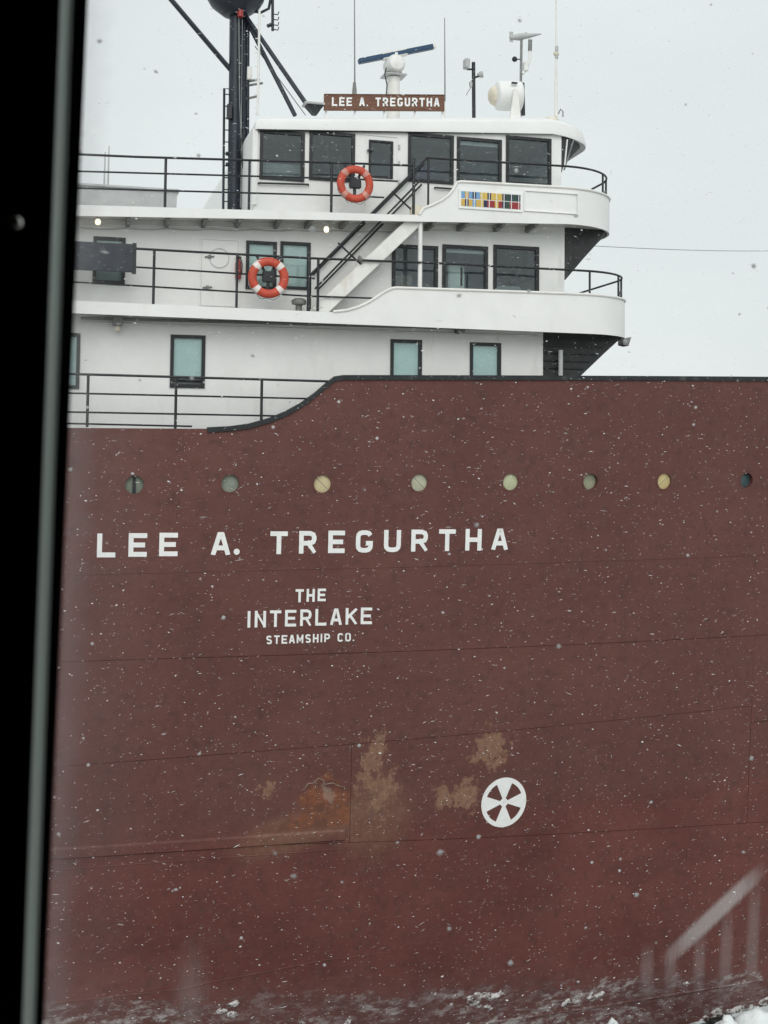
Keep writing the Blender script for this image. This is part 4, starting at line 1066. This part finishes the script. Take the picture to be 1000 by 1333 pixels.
o = thing('camera_pole', 'short dark pole carrying a camera box and small lamp on the roof', 'camera pole', at(617, 150, 1.9))
T2('pole', [(617, 153), (616.5, 81)], .045, 'black', 1.9, o, 10)
q = at(607.3, 83.5, 1.85); MB().box((q.x-.06, 1.75, q.z-.11), (q.x+.065, 1.95, q.z+.12)).build('camera_box', M['grey'], o, bevel=.015)
T2('arm', [(608, 90), (616, 90)], .025, 'black', 1.9, o); T2('arm', [(617, 101), (624, 99)], .025, 'black', 1.9, o)
q = at(625.5, 97, 1.9); MB().lathe(q, (.8, -.3, .1), [(.03, -.08), (.07, -.02), (.085, .05), (.07, .07)], 14).build('lamp_head', M['grey'], o, smooth=True)
T2('cable', [(614, 105), (611, 108), (613, 114), (609, 120), (607, 124)], .009, 'rail_grey', 1.9, o, 5); q = at(613, 110, 1.9); MB().box((q.x-.03, 1.87, q.z-.06), (q.x+.03, 1.93, q.z+.06)).build('junction_box', M['grey'], o)

o = thing('searchlight', 'big white drum searchlight on a fork mount on the roof', 'searchlight', at(664, 150, 2.0))
c = at(663, 125, 2.0); ax = Vector((.985, -.12, .03)).normalized()
MB().lathe(c, ax, [(.25, -.36), (.345, -.30), (.36, -.22), (.36, .16), (.345, .24), (.36, .26), (.34, .29), (.30, .30)], 32).build('drum', M['white'], o, smooth=True)
MB().lathe(c - ax*.36, -ax, [(.24, 0), (.235, .04), (.20, .1), (.12, .15), (.001, .17)], 24).build('back_dome', M['cream'], o, smooth=True)
MB().hexa([(c.x-.16, 1.57, roof1(c.x)-.05), (c.x+.16, 1.57, roof1(c.x)-.05), (c.x+.16, 1.64, roof1(c.x)-.05), (c.x-.16, 1.64, roof1(c.x)-.05)], [(c.x-.04, 1.57, c.z+.06), (c.x+.05, 1.57, c.z+.06), (c.x+.05, 1.62, c.z+.06), (c.x-.04, 1.62, c.z+.06)]).build('fork', M['steelwhite'], o)
MB().lathe((c.x, 2.0, roof1(c.x)-.05), (0, 0, 1), [(.30, 0), (.28, .08), (.2, .12)], 20).build('foot', M['steelwhite'], o, smooth=True)
q = at(670, 108, 1.62); MB().box((q.x-.07, 1.60, q.z-.012), (q.x+.07, 1.66, q.z+.022)).build('marking', M['black'], o)

YV = 2.5
o = thing('wind_sensor', 'wind vane and sensor mast beside the white searchlight', 'wind sensor', at(679, 150, YV))
T2('mast', [(677.5, 152), (679, 52)], .035, 'rail_grey', YV, o); T2('mast', [(681, 150), (680, 108)], .06, 'black', YV, o)
T2('side_arm', [(680, 96), (686, 88), (690, 76), (690, 50)], .04, 'steelwhite', YV, o); T2('side_arm', [(690, 66), (690.5, 52)], .055, 'rail_grey', YV, o)
T2('vane_body', [(664, 49), (676, 48), (690, 46), (705, 44)], [.05, .09, .06, .012], 'grey', YV, o, 10)
a = at(663.5, 41, YV); b = at(668, 54.5, YV); MB().box((a.x, YV-.012, b.z), (b.x, YV+.012, a.z)).build('tail_fin', M['grey'], o)
q = at(684, 45, YV); MB().lathe(q, (1, 0, .1), [(.01, -.02), (.06, 0), (.06, .04), (.01, .06)], 12).build('propeller_hub', M['grey'], o)
q = at(670, 77, YV); MB().lathe(q, (0, -1, 0), [(.02, -.05), (.065, -.02), (.07, .02), (.03, .06)], 14).build('cup', M['black'], o, smooth=True); T2('cup_arm', [(670, 77), (679, 77)], .014, 'black', YV, o)
q = at(684, 86, YV); MB().box((q.x-.06, YV-.08, q.z-.14), (q.x+.06, YV+.05, q.z+.1)).build('sensor_box', M['steelwhite'], o, bevel=.02)

o = thing('roof_floodlight', 'dark wedge floodlight at the left end of the sign board', 'floodlight', at(407, 150, 1.5))
a, b = at(395, 134, 1.5), at(421, 139, 1.5)
MB().box((a.x, 1.3, b.z), (b.x, 1.7, a.z)).build('hood', M['grey'], o, bevel=.01)
MB().hexa([(a.x+.22, 1.4, b.z-.2), (a.x+.32, 1.4, b.z-.2), (a.x+.32, 1.6, b.z-.2), (a.x+.22, 1.6, b.z-.2)], [(a.x+.05, 1.35, b.z-.002), (b.x-.02, 1.35, b.z-.002), (b.x-.02, 1.65, b.z-.002), (a.x+.05, 1.65, b.z-.002)]).build('lamp_body', M['soffit'], o)
for i, (px, lab) in enumerate(((425.5, 'x'),)): pass
for px, lab in ((488, 'small white dome behind the sign board, left of the radar'),):
    q = at(px, 148, 2.2); tag(MB().lathe((q.x, 2.2, roof1(q.x)-.03), (0, 0, 1), [(.2, 0), (.2, .05), (.16, .12), (.08, .17), (.001, .18)], 20).build('roof_dome', M['white'], None, smooth=True), lab, 'dome')

# thin overhead wire far beyond the bow
a, b = at(700, 316, 45), at(1100, 324, 70)
tag(MB().tube([a.lerp(b, k/20) - Vector((0, 0, .35*math.sin(math.pi*k/20))) for k in range(21)], .024, 5).build('overhead_wire', M['rail_grey']), 'thin dark wire crossing the sky right of the bridge', 'wire')

# ------------------------------------------------------------ water, quay, snow heaps
struct(MB().add([(-900, -900, -1.6), (900, -900, -1.6), (900, 2500, -1.6), (-900, 2500, -1.6)], [(0, 1, 2, 3)]).build('water', M['water']))
qz = min(at(1000, 1333, -2.0).z, at(60, 1333, -2.0).z) - .25
struct(MB().box((-80, -60, -2.5), (60, -2.0, qz)).build('quay', M['concrete']))
def lump(px, py, Y, rx, lab):
    c = at(px, py, Y); rz = c.z-qz
    bm = bmesh.new(); bmesh.ops.create_icosphere(bm, subdivisions=4, radius=1)
    sd_ = random.uniform(0, 99)
    from mathutils import noise as mn
    for v in bm.verts:
        n_ = mn.fractal(v.co*2.2+Vector((sd_, 0, 0)), .8, 2.1, 5)
        v.co *= 1+.16*n_
        v.co = Vector((v.co.x*rx, v.co.y*rx*.8, max(v.co.z, -.15)*rz*.95))
    me = bpy.data.meshes.new('snow_heap'); bm.to_mesh(me); bm.free()
    for f in me.polygons: f.use_smooth = True
    ob = bpy.data.objects.new('snow_heap', me); C.objects.link(ob); ob.location = (c.x, Y, qz); me.materials.append(M['snow'])
    tag(ob, lab, 'snow heap', 'snow heaps on the quay edge')
lump(985, 1311, -2.6, .55, 'tallest snow heap on the quay in the lower right corner')
lump(946, 1321, -2.6, .38, 'rounded snow heap just left of the tallest one')
lump(797, 1330, -2.6, .42, 'small snow lump at the bottom edge, left of the big heaps')
tag(bpy.data.objects.new('x', None), 'x', 'x') if False else None

# ------------------------------------------------------------ the room and window the view is taken from
YG = EYE.y + .70                                   # glass
zc_, zf_ = EYE.z+1.3, EYE.z-1.6                    # ceiling, floor
gt, gb = at(114.5, 0, YG), at(57, 1333, YG)          # edge of the gasket, slightly out of plumb
def gx(z): return gb.x + (gt.x-gb.x)*(z-gb.z)/(gt.z-gb.z)
zt_o, zb_o = EYE.z+1.1, EYE.z-.95
WL, WR = EYE.x-2.6, EYE.x+3.2
MUL = .16
rw = MB()
rw.box((WL-1, YG-.05, zb_o-12.5), (WR+1, YG+.12, zb_o)); rw.box((WL-1, YG-.05, zt_o), (WR+1, YG+.12, zc_+.3))
rw.box((WL-1, YG-.05, zb_o), (WL, YG+.12, zt_o)); rw.box((WR, YG-.05, zb_o), (WR+1, YG+.12, zt_o))
struct(rw.build('room_wall', M['room']))
rr_ = MB(); B0 = EYE.y-3.0
rr_.box((WL-1, B0-.1, zf_-.1), (WR+1, YG-.051, zf_)); struct(rr_.build('room_floor', M['room']))
struct(MB().box((WL-1, B0-.1, zc_), (WR+1, YG-.051, zc_+.1)).build('room_ceiling', M['room']))
struct(MB().box((WL-1, B0-.1, zf_), (WR+1, B0, zc_)).build('room_wall_back', M['room']))
struct(MB().box((WL-1, B0, zf_), (WL-.9, YG-.051, zc_)).build('room_wall_left', M['room'])); struct(MB().box((WR+.9, B0, zf_), (WR+1, YG-.051, zc_)).build('room_wall_right', M['room']))
wf = thing('window_frame', 'dark window post with pale metal edge close by at the left', 'window frame', (gx(zb_o), YG, zb_o))
def upright(xo0, xo1, y0, y1, name, mat, par=None, bev=0):
    z0_, z1_ = zb_o+.002, zt_o-.002
    lo = [(gx(z0_)+xo0, y0, z0_), (gx(z0_)+xo1, y0, z0_), (gx(z0_)+xo1, y1, z0_), (gx(z0_)+xo0, y1, z0_)]
    hi_ = [(gx(z1_)+xo0, y0, z1_), (gx(z1_)+xo1, y0, z1_), (gx(z1_)+xo1, y1, z1_), (gx(z1_)+xo0, y1, z1_)]
    return MB().hexa(lo, hi_).build(name, M[mat], par or wf, bevel=bev)
z0_, z1_ = zb_o+.002, zt_o-.002      # bevelled metal edge, its slope turned to the daylight
def gw(z): return .0047 + .0042*(z-gb.z)/(gt.z-gb.z)
def sec(z): g_ = gx(z)-gw(z); return [(g_-.0062, YG-.034, z), (g_-.0003, YG-.011, z), (g_-.0003, YG+.03, z), (g_-.0062, YG+.03, z)]
MB().hexa(sec(z0_), sec(z1_)).build('metal_edge', M['alu'], wf)
def sec2(z): return [(gx(z)-gw(z), YG-.0095, z), (gx(z), YG-.0085, z), (gx(z), YG+.02, z), (gx(z)-gw(z), YG+.02, z)]
MB().hexa(sec2(z0_), sec2(z1_)).build('gasket', M['rubber'], wf)
def sec3(z): g_ = gx(z)-gw(z)-.0065; return [(gx(z)-MUL, YG-.045, z), (g_, YG-.036, z), (g_, YG+.10, z), (gx(z)-MUL, YG+.10, z)]
MB().hexa(sec3(z0_), sec3(z1_)).build('post', M['jamb'], wf)
sc_ = at(19, 288, YG-.05); MB().lathe((sc_.x, YG-.045, sc_.z), (0, -1, 0), [(.0042, -.004), (.0042, .001), (.0034, .0028), (.002, .004), (.0003, .0045)], 20).build('screw', M['chrome'], wf, smooth=True)
def pane_mat():
    m, nt, b = newmat('window_glass')
    pos = nd(nt, 'ShaderNodeNewGeometry').outputs['Position']; sp = nd(nt, 'ShaderNodeSeparateXYZ', {0: pos})
    tr = nd(nt, 'ShaderNodeBsdfTransparent', {'Color': (.985, .992, .988, 1)}); gl = nd(nt, 'ShaderNodeBsdfGlossy', {'Roughness': .02})
    m1 = nd(nt, 'ShaderNodeMixShader', {0: .03, 1: tr.outputs[0], 2: gl.outputs[0]})
    # condensation along the gasket
    k = (gt.x-gb.x)/(gt.z-gb.z)
    e_ = mathn(nt, 'SUBTRACT', sp.outputs[0], mathn(nt, 'ADD', mathn(nt, 'MULTIPLY', mathn(nt, 'SUBTRACT', sp.outputs[2], gb.z), k), gb.x))
    f1 = mrange(nt, mathn(nt, 'ADD', e_, mathn(nt, 'MULTIPLY', noise(nt, pos, 60, 5), .016)), .034, .004)
    f2 = mrange(nt, e_, .07, .0, 0, .25)
    f = mathn(nt, 'MULTIPLY', mathn(nt, 'MAXIMUM', f1, f2), .30)
    tl = nd(nt, 'ShaderNodeBsdfTranslucent', {'Color': (.8, .8, .8, 1)})
    m2 = nd(nt, 'ShaderNodeMixShader', {0: f, 1: m1.outputs[0], 2: tl.outputs[0]})
    nt.links.new(m2.outputs[0], nt.nodes['Material Output'].inputs[0]); return m
M['wpane'] = pane_mat()
z0_, z1_ = zb_o+.003, zt_o-.003
MB().add([(gx(z0_)+.0005, YG, z0_), (WR-.001, YG, z0_), (WR-.001, YG, z1_), (gx(z1_)+.0005, YG, z1_)], [(0, 1, 2, 3)]).build('pane', M['wpane'], wf)
MB().add([(WL+.001, YG, z0_), (gx(z0_)-MUL-.001, YG, z0_), (gx(z1_)-MUL-.001, YG, z1_), (WL+.001, YG, z1_)], [(0, 1, 2, 3)]).build('pane', M['wpane'], wf)

# ------------------------------------------------------------ falling snow
fl = MB(); OCT = [(0,2,4),(2,1,4),(1,3,4),(3,0,4),(2,0,5),(1,2,5),(3,1,5),(0,3,5)]
rng = random.Random(3)
vs_, fs_ = [], []
for i in range(80000):
    y = rng.uniform(-22.6, -.6)
    p = Vector((rng.uniform(-17, 14), y, rng.uniform(-.5, 21)))
    L = rng.choice((.008, .010, .012, .014, .017, .020, .024)) * rng.uniform(.8, 1.4); t_ = rng.choice((.0006, .0007, .0009, .0011, .0014, .0018, .0030))
    if rng.random() < .35: L *= .45; t_ = max(t_, L*.5)
    if y < -17: L *= .4; t_ *= .7
    an = rng.gauss(R(-3), R(16)); u = Vector((math.cos(an), rng.uniform(-.2, .2), -math.sin(an))).normalized()
    v = Vector((0, 1, 0)); v = (v-u*v.dot(u)).normalized(); w_ = u.cross(v)
    o_ = len(vs_)
    vs_ += [p+u*L, p-u*L, p+v*t_, p-v*t_, p+w_*t_, p-w_*t_]; fs_ += [tuple(o_+k for k in f) for f in OCT]
for i in range(1300):
    p = Vector((rng.uniform(-8.6, -3.6), rng.uniform(YG+.35, YG+2.6), rng.uniform(10.3, 15)))
    L = rng.choice((.0012, .0018, .0026, .0040, .0052)); o_ = len(vs_); q_ = rng.uniform(.6, 1)
    u = Vector((rng.uniform(.6, 1), 0, rng.uniform(-.5, .5))).normalized(); v = Vector((0, 1, 0)); w_ = u.cross(v)
    vs_ += [p+u*L, p-u*L, p+v*L*q_, p-v*L*q_, p+w_*L*q_, p-w_*L*q_]; fs_ += [tuple(o_+k for k in f) for f in OCT]
fl.v = vs_; fl.f = fs_
fo = fl.build('falling_snow', M['flake']); fo['kind'] = 'stuff'; fo['label'] = 'small snowflakes drifting through the air before the hull'; fo['category'] = 'snow'
